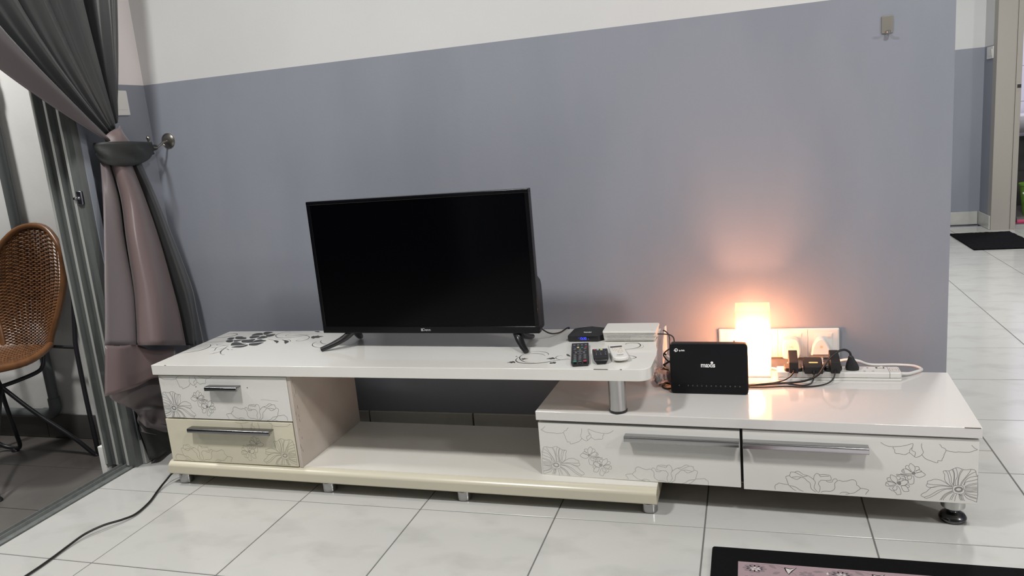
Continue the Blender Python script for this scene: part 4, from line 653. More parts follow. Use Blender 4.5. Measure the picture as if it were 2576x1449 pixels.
# ------------------------------------------------------------------ router standing on the low unit
RO = Matrix.Translation((2.0105, -0.3055, 0.2742)) @ Matrix.Rotation(math.radians(-1.6), 4, 'Z') @ Matrix.Rotation(math.radians(-2.0), 4, 'X')
ro = thing('router', 'black slab router standing upright with white maxis lettering in front of lamp', 'router', (2.0105, -0.29, 0.274), math.radians(-1.6))
obj('shell', prism(bmesh.new(), rrect(-0.106, 0.106, 0.0, 0.1465, 0.010), 'y', 0.0, 0.026, 0.003, 2), M['router'], ro, frame=RO)
obj('gloss_strip', box(bmesh.new(), -0.100, 0.100, -0.0003, 0.001, 0.018, 0.030), M['black_gloss'], ro, frame=RO, flat=True)
obj('rear_foot', prism(bmesh.new(), [(0.020, 0.001), (0.052, 0.001), (0.052, 0.006), (0.026, 0.03)], 'x', -0.04, 0.04, 0.001, 1), M['router'], ro, frame=RO)
fr = RO @ face_frame((0, -0.0003, 0), (1, 0, 0), (0, 0, 1))
text('carrier_logo', 'max\u0131s', 0.0185, fr @ Matrix.Translation((-0.001, 0.0845, 0)), M['logo_white'], ro, bold=0.0005, sx=0.93)
bm = bmesh.new(); lathe(bm, [(0.0037, 0.0), (0.0037, 0.0003)], (0.0100, 0.0920, 0), 20); obj('logo_dot', bm, M['logo_white'], ro, frame=fr, flat=True)
text('maker_name', 'tp-link', 0.0062, fr @ Matrix.Translation((-0.0715, 0.1265, 0)), M['logo_white'], ro, bold=0.0002)
bm = bmesh.new()
ribbon(bm, [(-0.0868 + 0.0038 * math.cos(a), 0.1278 + 0.0038 * math.sin(a)) for a in [math.radians(-110 + 290 * i / 20) for i in range(21)]], 0.0021, lambda v: (v.x, v.y, 0.0002))
ribbon(bm, [(-0.0932, 0.1262), (-0.0868, 0.1262)], 0.0021, lambda v: (v.x, v.y, 0.0002)); ribbon(bm, [(-0.0893, 0.1278), (-0.0893, 0.1222)], 0.0021, lambda v: (v.x, v.y, 0.00025))
for f in bm.faces:
    if f.normal.z < 0: f.normal_flip()
obj('maker_logo', bm, M['logo_white'], ro, frame=fr, flat=True)
for i, x in enumerate((267, 510, 632, 755, 878, 1002, 1127, 1252, 1377, 1503, 1628, 1755, 1882)):
    bm = bmesh.new(); cx = (x - 1064) * 0.0001022
    ribbon(bm, [(cx + 0.0015 * math.cos(a), 0.0245 + 0.0015 * math.sin(a)) for a in [math.radians((0 if i > 5 else 40) + (360 if i > 5 else 280) * k / 10) for k in range(11)]], 0.0007, lambda v: (v.x, v.y, 0.0004))
    for f in bm.faces:
        if f.normal.z < 0: f.normal_flip()
    obj('status_icon', bm, M['icon'], ro, frame=fr, flat=True)
# ------------------------------------------------------------------ table lamp
la = thing('table_lamp', 'glowing square frosted glass table lamp against the wall behind the router', 'lamp', (2.132, -0.107, 0.274))
bm = bmesh.new(); x0, x1, y0, y1, z0, z1 = 2.083, 2.181, -0.157, -0.059, 0.279, 0.4775; t = 0.0032
o_ = [(x0, y0), (x1, y0), (x1, y1), (x0, y1)]; i_ = [(x0 + t, y0 + t), (x1 - t, y0 + t), (x1 - t, y1 - t), (x0 + t, y1 - t)]
vo = [[bm.verts.new((x, y, z)) for x, y in o_] for z in (z0, z1)]; vi = [[bm.verts.new((x, y, z)) for x, y in i_] for z in (z0, z1)]
for k in range(4):
    n = (k + 1) % 4
    bm.faces.new((vo[0][k], vo[0][n], vo[1][n], vo[1][k])); bm.faces.new((vi[0][n], vi[0][k], vi[1][k], vi[1][n]))
    bm.faces.new((vo[1][k], vo[1][n], vi[1][n], vi[1][k])); bm.faces.new((vo[0][n], vo[0][k], vi[0][k], vi[0][n]))
obj('glass_shade', bm, M['lamp_glass'], la, flat=True)
obj('base', box(bmesh.new(), x0 + .001, x1 - .001, y0 + .001, y1 - .001, 0.2742, 0.279, 0.001, 1), M['white_plastic'], la)
obj('bulb_holder', lathe(bmesh.new(), [(0.016, 0.0), (0.016, 0.040), (0.013, 0.048)], (2.132, -0.108, 0.279), 20), M['white_plastic'], la)
obj('bulb', lathe(bmesh.new(), [(0.013, 0.0), (0.020, 0.012), (0.028, 0.030), (0.031, 0.048), (0.028, 0.066), (0.016, 0.078), (0.002, 0.081)], (2.132, -0.108, 0.326), 20), M['bulb'], la)
# ------------------------------------------------------------------ wall sockets, plugs, extension strip
so = thing('wall_socket', 'wide white four-gang socket plate on the grey wall behind the lamp', 'socket', (2.205, 0.0, 0.335))
PF = face_frame((2.205, 0.0, 0.335), (1, 0, 0), (0, 0, 1))      # local z points into the room
obj('surround', prism(bmesh.new(), rrect(-0.1755, 0.1755, -0.0465, 0.0465, 0.004), 'z', 0.0, 0.010, 0.0025, 2), M['white_plastic'], so, frame=PF)
for k in range(4):
    a = -0.1725 + k * 0.08625
    g = obj('module', box(bmesh.new(), a + 0.0006, a + 0.0856, -0.0435, 0.0435, 0.008, 0.0122, 0.0008, 1), M['white_plastic'], so, frame=PF)
    obj('socket_face', box(bmesh.new(), a + 0.018, a + 0.070, -0.038, 0.034, 0.0115, 0.0132, 0.0006, 1), M['white_plastic'], g, frame=PF)
    obj('rocker', prism(bmesh.new(), [(0.018, 0.0128), (0.031, 0.0128), (0.031, 0.0155), (0.018, 0.0138)], 'x', a + 0.058, a + 0.068, 0.0004, 1), M['white_plastic'], g, frame=PF)
    h = bmesh.new()
    for q in ((0, 0.006, .0028, .0045), (-0.011, -0.016, .0036, .0022), (0.011, -0.016, .0036, .0022)): box(h, a + 0.043 + q[0] - q[2], a + 0.043 + q[0] + q[2], q[1] - q[3], q[1] + q[3], 0.0128, 0.0134)
    obj('pin_hole', h, M['dark_gap'], g, frame=PF, flat=True)
def ngonplug(cx, cz, w, h, y0, y1, k):
    p = thing('wall_plug', ['white plug with printed rating mark in the wall socket nearest the lamp', 'rounded white plug with brown centre dot in the rightmost wall socket'][k], 'plug', (cx, -0.013, cz), 0)
    if k == 0: prof = [(-.5, -.34), (-.32, -.5), (.32, -.5), (.5, -.2), (.46, .26), (.26, .5), (-.26, .5), (-.46, .26)]
    else: prof = [(-.46, -.5), (.46, -.5), (.5, -.36), (.40, .0), (.22, .36), (.08, .5), (-.08, .5), (-.26, .38), (-.44, .04), (-.5, -.36)]
    pts = catmull([(cx + x * w, cz + z * h, 0) for x, z in prof], 3, True)
    obj('plug_body', prism(bmesh.new(), [(v.x, v.y) for v in pts], 'y', y0, y1, 0.004, 2), M['white_plastic'], p)
    return p
p1 = ngonplug(2.242, 0.326, 0.052, 0.062, -0.047, -0.0125, 0)
text('rating_mark', '[13A]', 0.0085, face_frame((2.238, -0.0473, 0.334), (1, 0, 0), (0, 0, 1)), M['print_tan'], p1)
p2 = ngonplug(2.327, 0.332, 0.054, 0.052, -0.045, -0.0125, 1)
obj('centre_dot', lathe(bmesh.new(), [(0.0042, 0.0), (0.0042, -0.0005)], (2.327, -0.045, 0.334), 14, 'y'), M['key_tan'], p2)
bm = bmesh.new()
for k in range(6): box(bm, 2.3235, 2.3325, -0.038, -0.026, 0.277 + k * 0.0055, 0.280 + k * 0.0055, 0.0008, 1)
box(bm, 2.3252, 2.3308, -0.036, -0.028, 0.276, 0.311); obj('strain_relief', bm, M['white_plastic'], p2)
st = thing('power_strip', 'white extension strip lying on the low cabinet with black adaptors plugged in', 'power strip', (2.36, -0.15, 0.274))
obj('lower_shell', prism(bmesh.new(), rrect(2.196, 2.524, -0.178, -0.120, 0.006), 'z', 0.2742, 0.2815, 0.001, 1), M['white_plastic'], st)
obj('upper_shell', prism(bmesh.new(), rrect(2.1965, 2.5235, -0.1775, -0.1205, 0.006), 'z', 0.2822, 0.2985, 0.0025, 2), M['white_plastic'], st)
obj('end_seam', box(bmesh.new(), 2.4925, 2.4935, -0.1779, -0.1201, 0.283, 0.2988), M['icon'], st, flat=True)
h = bmesh.new()
for q in ((2.441, -0.134, .0022, .003), (2.430, -0.163, .003, .0015), (2.452, -0.163, .003, .0015)): box(h, q[0] - q[2], q[0] + q[2], q[1] - q[3], q[1] + q[3], 0.2983, 0.29875)
obj('pin_hole', h, M['icon'], st, flat=True)
obj('switch_slot', box(bmesh.new(), 2.462, 2.485, -0.139, -0.129, 0.2983, 0.2989), M['dark_gap'], st, flat=True)
obj('strip_switch', prism(bmesh.new(), [(2.466, 0.2985), (2.482, 0.2985), (2.480, 0.303), (2.474, 0.302)], 'y', -0.138, -0.130, 0.0004, 1), M['white_plastic'], st)
text('safety_mark', '\u25a1M', 0.010, face_frame((2.508, -0.150, 0.2987), (1, 0, 0), (0, 1, 0)), M['key_red'], st) if False else None
bm = bmesh.new()
ribbon(bm, [(2.497, -0.164), (2.519, -0.164), (2.519, -0.136), (2.497, -0.136), (2.497, -0.164)], 0.0008, lambda v: (v.x, v.y, 0.2987)); ribbon(bm, [(2.503, -0.156), (2.503, -0.144), (2.508, -0.150), (2.513, -0.144), (2.513, -0.156)], 0.001, lambda v: (v.x, v.y, 0.2987))
for f in bm.faces:
    if f.normal.z < 0: f.normal_flip()
obj('safety_mark', bm, M['key_red'], st, flat=True)
obj('cord', tube(bmesh.new(), catmull([(2.523, -0.149, 0.287), (2.545, -0.135, 0.282), (2.572, -0.112, 0.281), (2.590, -0.085, 0.279), (2.575, -0.055, 0.279), (2.53, -0.045, 0.279), (2.46, -0.06, 0.284), (2.425, -0.075, 0.300), (2.395, -0.072, 0.303), (2.36, -0.055, 0.290), (2.335, -0.040, 0.279), (2.328, -0.032, 0.279)], 6), 0.0042, 10), M['white_cord'], st)
obj('cord', tube(bmesh.new(), catmull([(2.242, -0.03, 0.297), (2.236, -0.045, 0.287), (2.222, -0.075, 0.2795), (2.208, -0.098, 0.2785), (2.190, -0.085, 0.2785), (2.178, -0.085, 0.2785)], 6), 0.0038, 10), M['white_cord'], la)
# adaptors on the strip
ad = ad1 = thing('power_adaptor', 'slim black upright adaptor nearest the lamp on the power strip', 'adaptor', (2.240, -0.15, 0.2985), 0, 'black adaptors on the strip')
obj('plug_base', prism(bmesh.new(), rrect(2.2165, 2.2655, -0.176, -0.126, 0.010), 'z', 0.2986, 0.309, 0.002, 2), M['black'], ad)
obj('adaptor_body', prism(bmesh.new(), [(-0.190, 0.2995), (-0.190, 0.330), (-0.186, 0.333), (-0.150, 0.339), (-0.128, 0.349), (-0.122, 0.347), (-0.122, 0.309), (-0.150, 0.3095), (-0.176, 0.309), (-0.178, 0.2995)], 'x', 2.2285, 2.2535, 0.002, 2), M['black_matte'], ad)
obj('strain_relief', tube(bmesh.new(), [(2.2425, -0.189, 0.309), (2.2405, -0.200, 0.306)], [0.0042, 0.0028], 10), M['cable'], ad)
ad = ad2 = thing('power_adaptor', 'square black adaptor with a pale label in middle of the power strip', 'adaptor', (2.2935, -0.15, 0.2985), 0, 'black adaptors on the strip')
obj('adaptor_body', prism(bmesh.new(), [(-0.195, 0.2995), (-0.195, 0.319), (-0.191, 0.322), (-0.140, 0.331), (-0.132, 0.326), (-0.132, 0.2990), (-0.176, 0.2990), (-0.178, 0.2995)], 'x', 2.269, 2.319, 0.003, 2), M['black_matte'], ad)
obj('rating_label', prism(bmesh.new(), rrect(-0.0125, 0.0125, -0.0042, 0.0042, 0.0035), 'z', 0, 0.0003), M['key_yellow'], ad, frame=face_frame((2.2945, -0.172, 0.32575), (1, 0, 0), (0, 51, 9)))
obj('strain_relief', tube(bmesh.new(), [(2.2945, -0.194, 0.306), (2.2935, -0.205, 0.301)], [0.0052, 0.0032], 10), M['cable'], ad)
ad = ad3 = thing('power_adaptor', 'tall black adaptor between the labelled adaptor and the tapered plug', 'adaptor', (2.350, -0.15, 0.2985), 0, 'black adaptors on the strip')
obj('plug_base', prism(bmesh.new(), rrect(2.3235, 2.3715, -0.174, -0.124, 0.012), 'z', 0.2986, 0.314, 0.004, 2), M['black'], ad)
obj('adaptor_body', prism(bmesh.new(), [(-0.190, 0.2995), (-0.190, 0.331), (-0.186, 0.334), (-0.134, 0.350), (-0.126, 0.349), (-0.124, 0.314), (-0.150, 0.3145), (-0.176, 0.314), (-0.178, 0.2995)], 'x', 2.3385, 2.3645, 0.0025, 2), M['black_matte'], ad)
obj('strain_relief', tube(bmesh.new(), [(2.352, -0.189, 0.308), (2.350, -0.198, 0.304)], [0.0042, 0.0028], 10), M['cable'], ad)
bp_ = thing('moulded_plug', 'tapered black plug standing upright on the strip with arching cord', 'plug', (2.400, -0.155, 0.2985))
secs = [(0.0165, 0.009, 0.2988), (0.0185, 0.0105, 0.306), (0.0150, 0.0095, 0.318), (0.0105, 0.008, 0.328), (0.0072, 0.0068, 0.3355), (0.0068, 0.0066, 0.3385), (0.0050, 0.0050, 0.3400), (0.0032, 0.0032, 0.3425)]
bm = bmesh.new(); V = [[bm.verts.new((2.400 - (z - 0.2988) * 0.12 + a * math.cos(2 * PI * k / 14), -0.155 + b * math.sin(2 * PI * k / 14), z)) for k in range(14)] for a, b, z in secs]
for a, b in zip(V, V[1:]):
    for k in range(14): bm.faces.new((a[k], a[(k + 1) % 14], b[(k + 1) % 14], b[k]))
bm.faces.new(list(reversed(V[0]))); bm.faces.new(V[-1]); obj('plug_body', bm, M['black_matte'], bp_)
# black cables from the strip to the back of the router
ZL = 0.2772
def cab(name, lab, pts, r, m='cable', n=8, k=6, parent=None):
    if parent is not None: return obj('cable', tube(bmesh.new(), catmull(pts, k), r, n), M[m], parent)
    return tag(obj(name, tube(bmesh.new(), catmull(pts, k), r, n), M[m]), lab, 'cable', None)
cab('adaptor_cable', 'black cable from slim upright adaptor to router, running in front of lamp', [(2.2405, -0.200, 0.306), (2.228, -0.204, 0.292), (2.205, -0.208, 0.281), (2.175, -0.214, ZL), (2.15, -0.222, ZL), (2.11, -0.228, ZL), (2.07, -0.235, ZL + .002), (2.04, -0.255, 0.287), (2.03, -0.276, 0.292)], 0.0021)
cab('adaptor_cable', 'black cable from the labelled middle adaptor, sagging below the power strip', [(2.2935, -0.205, 0.301), (2.291, -0.213, 0.288), (2.282, -0.222, 0.279), (2.262, -0.230, ZL), (2.235, -0.222, ZL), (2.21, -0.218, ZL + .002), (2.15, -0.231, ZL + .003), (2.11, -0.240, ZL), (2.06, -0.245, ZL), (2.02, -0.262, 0.284), (2.00, -0.276, 0.290)], 0.0021)
cab('adaptor_cable', 'black cable from tall adaptor, front one of the cables lying on low cabinet', [(2.350, -0.198, 0.304), (2.343, -0.210, 0.290), (2.325, -0.222, 0.280), (2.290, -0.236, ZL), (2.255, -0.243, ZL), (2.22, -0.240, ZL), (2.17, -0.247, ZL), (2.12, -0.250, ZL), (2.08, -0.252, ZL), (2.05, -0.265, 0.284), (2.045, -0.276, 0.290)], 0.0021)
cab('plug_cable', 'thick black cord arching up from tapered plug over the tall adaptor', [(2.3947, -0.155, 0.3425), (2.391, -0.157, 0.352), (2.378, -0.162, 0.3605), (2.360, -0.172, 0.3585), (2.340, -0.186, 0.347), (2.322, -0.200, 0.326), (2.308, -0.209, 0.306), (2.290, -0.214, 0.294), (2.262, -0.214, 0.2835), (2.225, -0.214, 0.279), (2.18, -0.224, 0.279), (2.13, -0.232, 0.2785), (2.08, -0.242, 0.2785), (2.03, -0.254, 0.284), (1.985, -0.276, 0.290)], 0.0032)
# tangle between the upper bench and the router
cab('modem_cable', 'thin black cable leaving the side of the white modem toward router', [(1.8645, -0.215, 0.4255), (1.880, -0.214, 0.4250), (1.898, -0.213, 0.4225), (1.910, -0.220, 0.416), (1.915, -0.245, 0.404), (1.918, -0.268, 0.385), (1.92, -0.277, 0.36)], 0.0019)
cab('network_cable', 'black cable bending down behind the top left corner of router', [(1.878, -0.186, 0.428), (1.884, -0.19, 0.427), (1.893, -0.196, 0.420), (1.8975, -0.205, 0.409), (1.8980, -0.214, 0.397), (1.902, -0.225, 0.37), (1.912, -0.26, 0.345), (1.93, -0.275, 0.335)], 0.0020)
cab('network_cable', 'black cable looping out left of router and crossing a white plug', [(1.918, -0.270, 0.405), (1.905, -0.258, 0.395), (1.890, -0.250, 0.383), (1.8830, -0.250, 0.373), (1.889, -0.255, 0.362), (1.902, -0.262, 0.353), (1.92, -0.272, 0.348)], 0.0022)
cab('network_cable', 'black cable crossing down from router to upper bench edge in tangle', [(1.925, -0.275, 0.366), (1.905, -0.266, 0.360), (1.890, -0.262, 0.350), (1.880, -0.258, 0.343), (1.884, -0.258, 0.333), (1.895, -0.255, 0.328)], 0.0026)
cab('network_cable', 'lowest black cable loop on low cabinet at left foot of router', [(1.920, -0.268, 0.2790), (1.905, -0.268, 0.2775), (1.890, -0.274, 0.2772), (1.8785, -0.262, 0.2772), (1.874, -0.245, 0.2772), (1.880, -0.225, 0.279), (1.898, -0.215, 0.284), (1.916, -0.225, 0.292), (1.93, -0.26, 0.300)], 0.0021)
cab('network_cable', 'thick pair of black cables lying beside bag at router base', [(1.922, -0.262, 0.286), (1.905, -0.250, 0.283), (1.888, -0.238, 0.282), (1.872, -0.228, 0.283), (1.860, -0.222, 0.285)], 0.0036)
cab('network_cable', 'black cable lying behind bag between upper bench and router', [(1.930, -0.235, 0.302), (1.912, -0.222, 0.298), (1.895, -0.205, 0.2945), (1.880, -0.192, 0.292), (1.865, -0.185, 0.290)], 0.0030)
def plugbit(lab, a, b, w):
    t = thing('network_plug', lab, 'plug', a)
    obj('plug_body', tube(bmesh.new(), [a, b], w, 4), M['white_plastic'], t, sharp=20)
    obj('plug_boot', tube(bmesh.new(), [(Vector(a) - (Vector(b) - Vector(a)) * .5), a], w * .8, 8), M['cable'], t)
plugbit('upper white cable plug poking out beside the left edge of router', (1.8905, -0.245, 0.370), (1.906, -0.252, 0.361), 0.0035)
plugbit('lower white cable plug above the crumpled bag beside router', (1.8865, -0.245, 0.336), (1.903, -0.250, 0.324), 0.0038)
# folded leaflet and crumpled clear bag
bm = prism(bmesh.new(), [(-0.150, 0.428), (-0.120, 0.405), (-0.155, 0.372), (-0.235, 0.340), (-0.262, 0.338), (-0.258, 0.368), (-0.215, 0.412)], 'x', 1.8795, 1.8812)
lf = thing('leaflet', 'folded white leaflet wedged behind modem at right edge of upper bench', 'leaflet', (1.880, -0.2, 0.338))
obj('sheet', bm, M['white_plastic'], lf, flat=True)
obj('folded_flap', prism(bmesh.new(), [(-0.150, 0.428), (-0.100, 0.420), (-0.100, 0.34), (-0.155, 0.340)], 'x', 1.8765, 1.8785), M['white_plastic'], lf, flat=True)
rnd = random.Random(11)
bm = bmesh.new(); bmesh.ops.create_icosphere(bm, subdivisions=3, radius=1.0)
for v in bm.verts:
    d = v.co.copy(); k = 0.72 + 0.30 * abs(math.sin(5.1 * d.x + 2.3 * d.z + 1) * math.cos(4.3 * d.y - 3.1 * d.z)) + rnd.uniform(-.07, .07)
    v.co = Vector((1.8705 + d.x * 0.026 * k, -0.215 + d.y * 0.055 * k, max(0.2745, 0.297 + d.z * 0.028 * k)))
tag(obj('crumpled_bag', bm, M['plastic_bag'], sharp=180), 'crumpled clear plastic bag among the cables left of the router', 'bag')
bm = bmesh.new(); bmesh.ops.create_icosphere(bm, subdivisions=3, radius=1.0)
for v in bm.verts:
    d = v.co.copy(); k = 0.7 + 0.32 * abs(math.sin(6 * d.x + 3 * d.z + 2) * math.cos(5 * d.y)) + rnd.uniform(-.06, .06)
    v.co = Vector((1.902 + d.x * 0.019 * k, -0.225 + d.y * 0.04 * k, max(0.2745, 0.301 + d.z * 0.023 * k)))
tag(obj('crumpled_cloth', bm, M['cur_mauve2'], sharp=180), 'small crumpled brownish cloth wrap under the white cable plugs', 'cloth')
# ------------------------------------------------------------------ cable on the floor
tag(obj('floor_cable', tube(bmesh.new(), catmull([(0.335, -0.395, 0.004), (0.300, -0.435, 0.012), (0.272, -0.466, 0.028), (0.266, -0.505, 0.014), (0.277, -0.555, 0.0055), (0.306, -0.625, 0.0045), (0.322, -0.700, 0.0050), (0.312, -0.745, 0.009), (0.288, -0.790, 0.014), (0.266, -0.838, 0.011), (0.262, -0.890, 0.006), (0.268, -0.960, 0.0045), (0.272, -1.045, 0.0045), (0.270, -1.30, 0.0045), (0.22, -1.6, 0.0045)], 8), 0.0033, 10), M['cable']), 'black cable snaking over white floor tiles from under the bench', 'cable')
# ------------------------------------------------------------------ rug and doormat
rg = thing('rug', 'black bordered rug with dusty pink floral band on white tiles', 'rug', (2.75, -1.45, 0.0))
rx0, rx1, ry0, ry1 = 2.024, 3.524, -2.252, -0.652
bm = prism(bmesh.new(), rrect(rx0, rx1, ry0, ry1, 0.006, 3), 'z', 0.0005, 0.0080, 0.002, 1)
obj('border', bm, M['rug_black'], rg)
def rugpatch(n, d, z, m): return obj(n, box(bmesh.new(), rx0 + d, rx1 - d, ry0 + d, ry1 - d, 0.007, z, 0.0004, 1), M[m], rg)
rugpatch('floral_band', 0.0610, 0.0086, 'rug_pink'); rugpatch('inner_border', 0.1160, 0.0089, 'rug_black'); rugpatch('centre_field', 0.1220, 0.0092, 'rug_white')
def flower(bm, cx, cy, r, n, z, a0=0.0, sq=0.7):
    for k in range(n):
        a = a0 + 2 * PI * k / n; d = Vector((math.cos(a), math.sin(a))); q = Vector((-d.y, d.x))
        pts = [d * r * .18, d * r * .55 + q * r * .26, d * r * .95 + q * r * .16, d * r * 1.0, d * r * .95 - q * r * .16, d * r * .55 - q * r * .26]
        fillpoly(bm, [(cx + p.x, cy + p.y * sq) for p in pts], lambda v: (v.x, v.y, z))
def leaf(bm, cx, cy, l, w, a, z):
    d = Vector((math.cos(a), math.sin(a))); q = Vector((-d.y, d.x)); c = Vector((cx, cy))
    fillpoly(bm, [c - d * l, c - d * l * .4 + q * w, c + d * l * .3 + q * w * .9, c + d * l, c + d * l * .3 - q * w * .7, c - d * l * .4 - q * w], lambda v: (v.x, v.y, z))
Z1 = 0.00875
bA, bB, bC = bmesh.new(), bmesh.new(), bmesh.new()
yb = ry1 - 0.061; ym = yb - 0.0275
rnd = random.Random(5)
xx = rx0 + 0.098
i = 0
def band(x, y, vert):
    return (x, y) if not vert else (rx0 + 0.0885 + (ym - y), x)
while xx < rx1 - 0.08:
    flower(bA, xx, ym + 0.002, 0.027, 10, Z1, rnd.random()); flower(bB, xx + .002, ym, 0.012, 6, Z1 + .0002, rnd.random())
    leaf(bA, xx + 0.040, ym + 0.014, 0.012, 0.005, -0.7, Z1); leaf(bA, xx + 0.048, ym - 0.010, 0.010, 0.005, 0.5, Z1)
    ribbon(bA, [(v.x, v.y) for v in catmull([(xx + 0.015, ym + 0.020, 0), (xx + 0.045, ym + 0.022, 0), (xx + 0.070, ym + 0.008, 0), (xx + 0.09, ym - 0.012, 0)], 5)], 0.0014, lambda v: (v.x, v.y, Z1))
    lx = xx + 0.078
    pts = [(lx - 0.012, ym + 0.014), (lx, ym + 0.010), (lx + 0.014, ym + 0.017), (lx + 0.004, ym + 0.003), (lx - 0.004, ym - 0.012), (lx - 0.009, ym + 0.000), (lx - 0.012, ym + 0.014)]
    ribbon(bC, pts, 0.0022, lambda v: (v.x, v.y, Z1 + .0003)); fillpoly(bB, pts[:-1], lambda v: (v.x, v.y, Z1 + .0001))
    flower(bA, xx + 0.112, ym - 0.006, 0.017, 7, Z1, rnd.random())
    leaf(bA, xx + 0.138, ym + 0.008, 0.013, 0.0045, 0.1, Z1)
    leaf(bB, xx + 0.158, ym + 0.004, 0.006, 0.003, 1.2, Z1)
    xx += 0.185; i += 1
yy = ry1 - 0.14
while yy > ry0 + 0.1:
    xm = rx0 + 0.0885
    flower(bA, xm, yy, 0.024, 9, Z1, rnd.random(), 1.0); flower(bB, xm, yy, 0.011, 6, Z1 + .0002, rnd.random(), 1.0)
    leaf(bA, xm + .006, yy - 0.045, 0.013, 0.005, 1.2, Z1); leaf(bC, xm - .008, yy - 0.07, 0.012, 0.004, 2.0, Z1)
    yy -= 0.13
for b_, n, m in ((bA, 'mauve_figure', 'rug_mid'), (bB, 'ivory_figure', 'rug_ivory'), (bC, 'black_figure', 'rug_black')):
    for f in b_.faces:
        if f.normal.z < 0: f.normal_flip()
    obj(n, b_, M[m], rg, flat=True, kind='stuff')
dm = bmesh.new(); box(dm, 3.545, 3.940, 3.268, 3.945, 0.0005, 0.009, 0.002, 1)
bmesh.ops.subdivide_edges(dm, edges=[e for e in dm.edges if e.calc_length() > 0.1], cuts=30, use_grid_fill=True)
for v in dm.verts:
    if v.co.z > 0.006: v.co += Vector((random.uniform(-.003, .003), random.uniform(-.003, .003), random.uniform(-.001, .0015)))
tag(obj('doormat', dm, M['doormat'], flat=True), 'black pile doormat on the tiles before the beige door frame', 'doormat')
# ------------------------------------------------------------------ hooks
hk = thing('wall_hook', 'flat nickel adhesive hook high on the right of grey wall', 'hook', (2.504, 0, 1.214))
obj('plate', prism(bmesh.new(), rrect(2.4895, 2.5185, 1.2175, 1.264, 0.003), 'y', -0.004, -0.0005, 0.0012, 2), M['hookplate'], hk)
obj('prong', tube(bmesh.new(), catmull([(2.504, -0.003, 1.2215), (2.504, -0.010, 1.2170), (2.504, -0.019, 1.2175), (2.504, -0.025, 1.2225)], 5), 0.0028, 10, sx=2.2), M['chrome'], hk)
th = thing('tieback_hook', 'antique nickel curtain hook with round rosette on back wall corner', 'hook', (0.088, 0, 1.118))
obj('rosette', lathe(bmesh.new(), [(0.0275, 0.0), (0.0275, -0.004), (0.023, -0.0065), (0.0225, -0.0055), (0.018, -0.008), (0.010, -0.010), (0.006, -0.012)], (0.088, 0, 1.118), 32, 'y'), M['nickel'], th)
obj('hook_arm', tube(bmesh.new(), catmull([(0.088, -0.008, 1.118), (0.086, -0.030, 1.112), (0.083, -0.055, 1.098), (0.080, -0.075, 1.098), (0.078, -0.088, 1.112), (0.078, -0.090, 1.122)], 6), 0.0042, 10), M['nickel'], th)
obj('ball_tip', lathe(bmesh.new(), [(0.002, -0.010), (0.0045, -0.006), (0.0045, -0.003), (0.0070, 0.001), (0.0072, 0.005), (0.0045, 0.010), (0.001, 0.012)], (0.078, -0.090, 1.128), 16), M['nickel'], th)
# ------------------------------------------------------------------ curtain
cu = thing('curtain', 'charcoal satin curtain with mauve lining tied back beside the sliding door', 'curtain', (0.10, -0.30, 0.0))
def bez(p0, p1, p2, p3, t):
    s = 1 - t; return p0 * (s ** 3) + p1 * (3 * s * s * t) + p2 * (3 * s * t * t) + p3 * (t ** 3)
def drape(u, v):
    """u 0 = wall side edge, 1 = leading edge; v 0 = rail, 1 = tie"""
    K = Vector((0.10, -0.254 - 0.055 * u, 1.165 - 0.045 * u)) if u > 0.0 else Vector((0.10, -0.254, 1.165))
    K.z += 0.026 * (1 - u)
    y0 = -0.115 - 1.15 * u ** 1.15
    ang = math.radians(106 - 78 * u ** 0.62)
    L = 0.24 + 0.40 * u
    P2 = Vector((0.10, K.y - L * math.cos(ang), K.z + L * math.sin(ang)))
    return bez(Vector((0.10, y0, 2.36)), Vector((0.10, y0, 1.82 + 0.1 * (1 - u))), P2, K, v)
FOLDS = [(-0.05, 0.0), (0.0, 0.25), (0.035, 0.55), (0.085, 1.0), (0.135, 0.35), (0.165, -0.9), (0.20, -0.3), (0.27, 0.85), (0.345, 0.95), (0.40, 0.35), (0.43, 0.05), (0.47, 0.45), (0.52, 0.75), (0.555, 0.1), (0.59, -0.55), (0.625, 0.55), (0.655, 0.70), (0.69, -0.2), (0.715, -1.0), (0.745, -0.25), (0.775, 0.35), (0.80, -0.6), (0.85, -1.0), (1.1, -1.0)]
def fold(u, v):
    a = 0.050 * (1 - v) ** 0.55 + 0.013
    uu = u + 0.012 * math.sin(5.5 * v + 9 * u)
    for (x0, h0), (x1, h1) in zip(FOLDS, FOLDS[1:]):
        if x0 <= uu < x1:
            t = (uu - x0) / (x1 - x0); t = t * t * (3 - 2 * t); h = h0 + (h1 - h0) * t; break
    else: h = 0.0
    return a * h + 0.004 * math.sin(31 * u + 7 * v) * (1 - v * v)
def drape_rows(u0, u1, nu, nv, dx=0.0, vmax=1.0):
    rows = []
    for j in range(nv + 1):
        v = vmax * j / nv; r = []
        for i in range(nu + 1):
            u = u0 + (u1 - u0) * i / nu
            p = drape(u, v); p.x += 0.045 * (1 - v) + fold(u, v) + dx
            r.append(p)
        rows.append(r)
    return rows
def cloth(name, rows, m, parent, thick=0.0012, lab=None):
    bm = gridsurf(bmesh.new(), rows)
    bmesh.ops.recalc_face_normals(bm, faces=bm.faces[:])
    o = obj(name, bm, m, parent, sharp=80, label=lab)
    md = o.modifiers.new('thickness', 'SOLIDIFY'); md.thickness = thick; md.offset = 0
    return o
cloth('front_drape', drape_rows(0.0, 0.79, 150, 60), M['cur_grey'], cu)
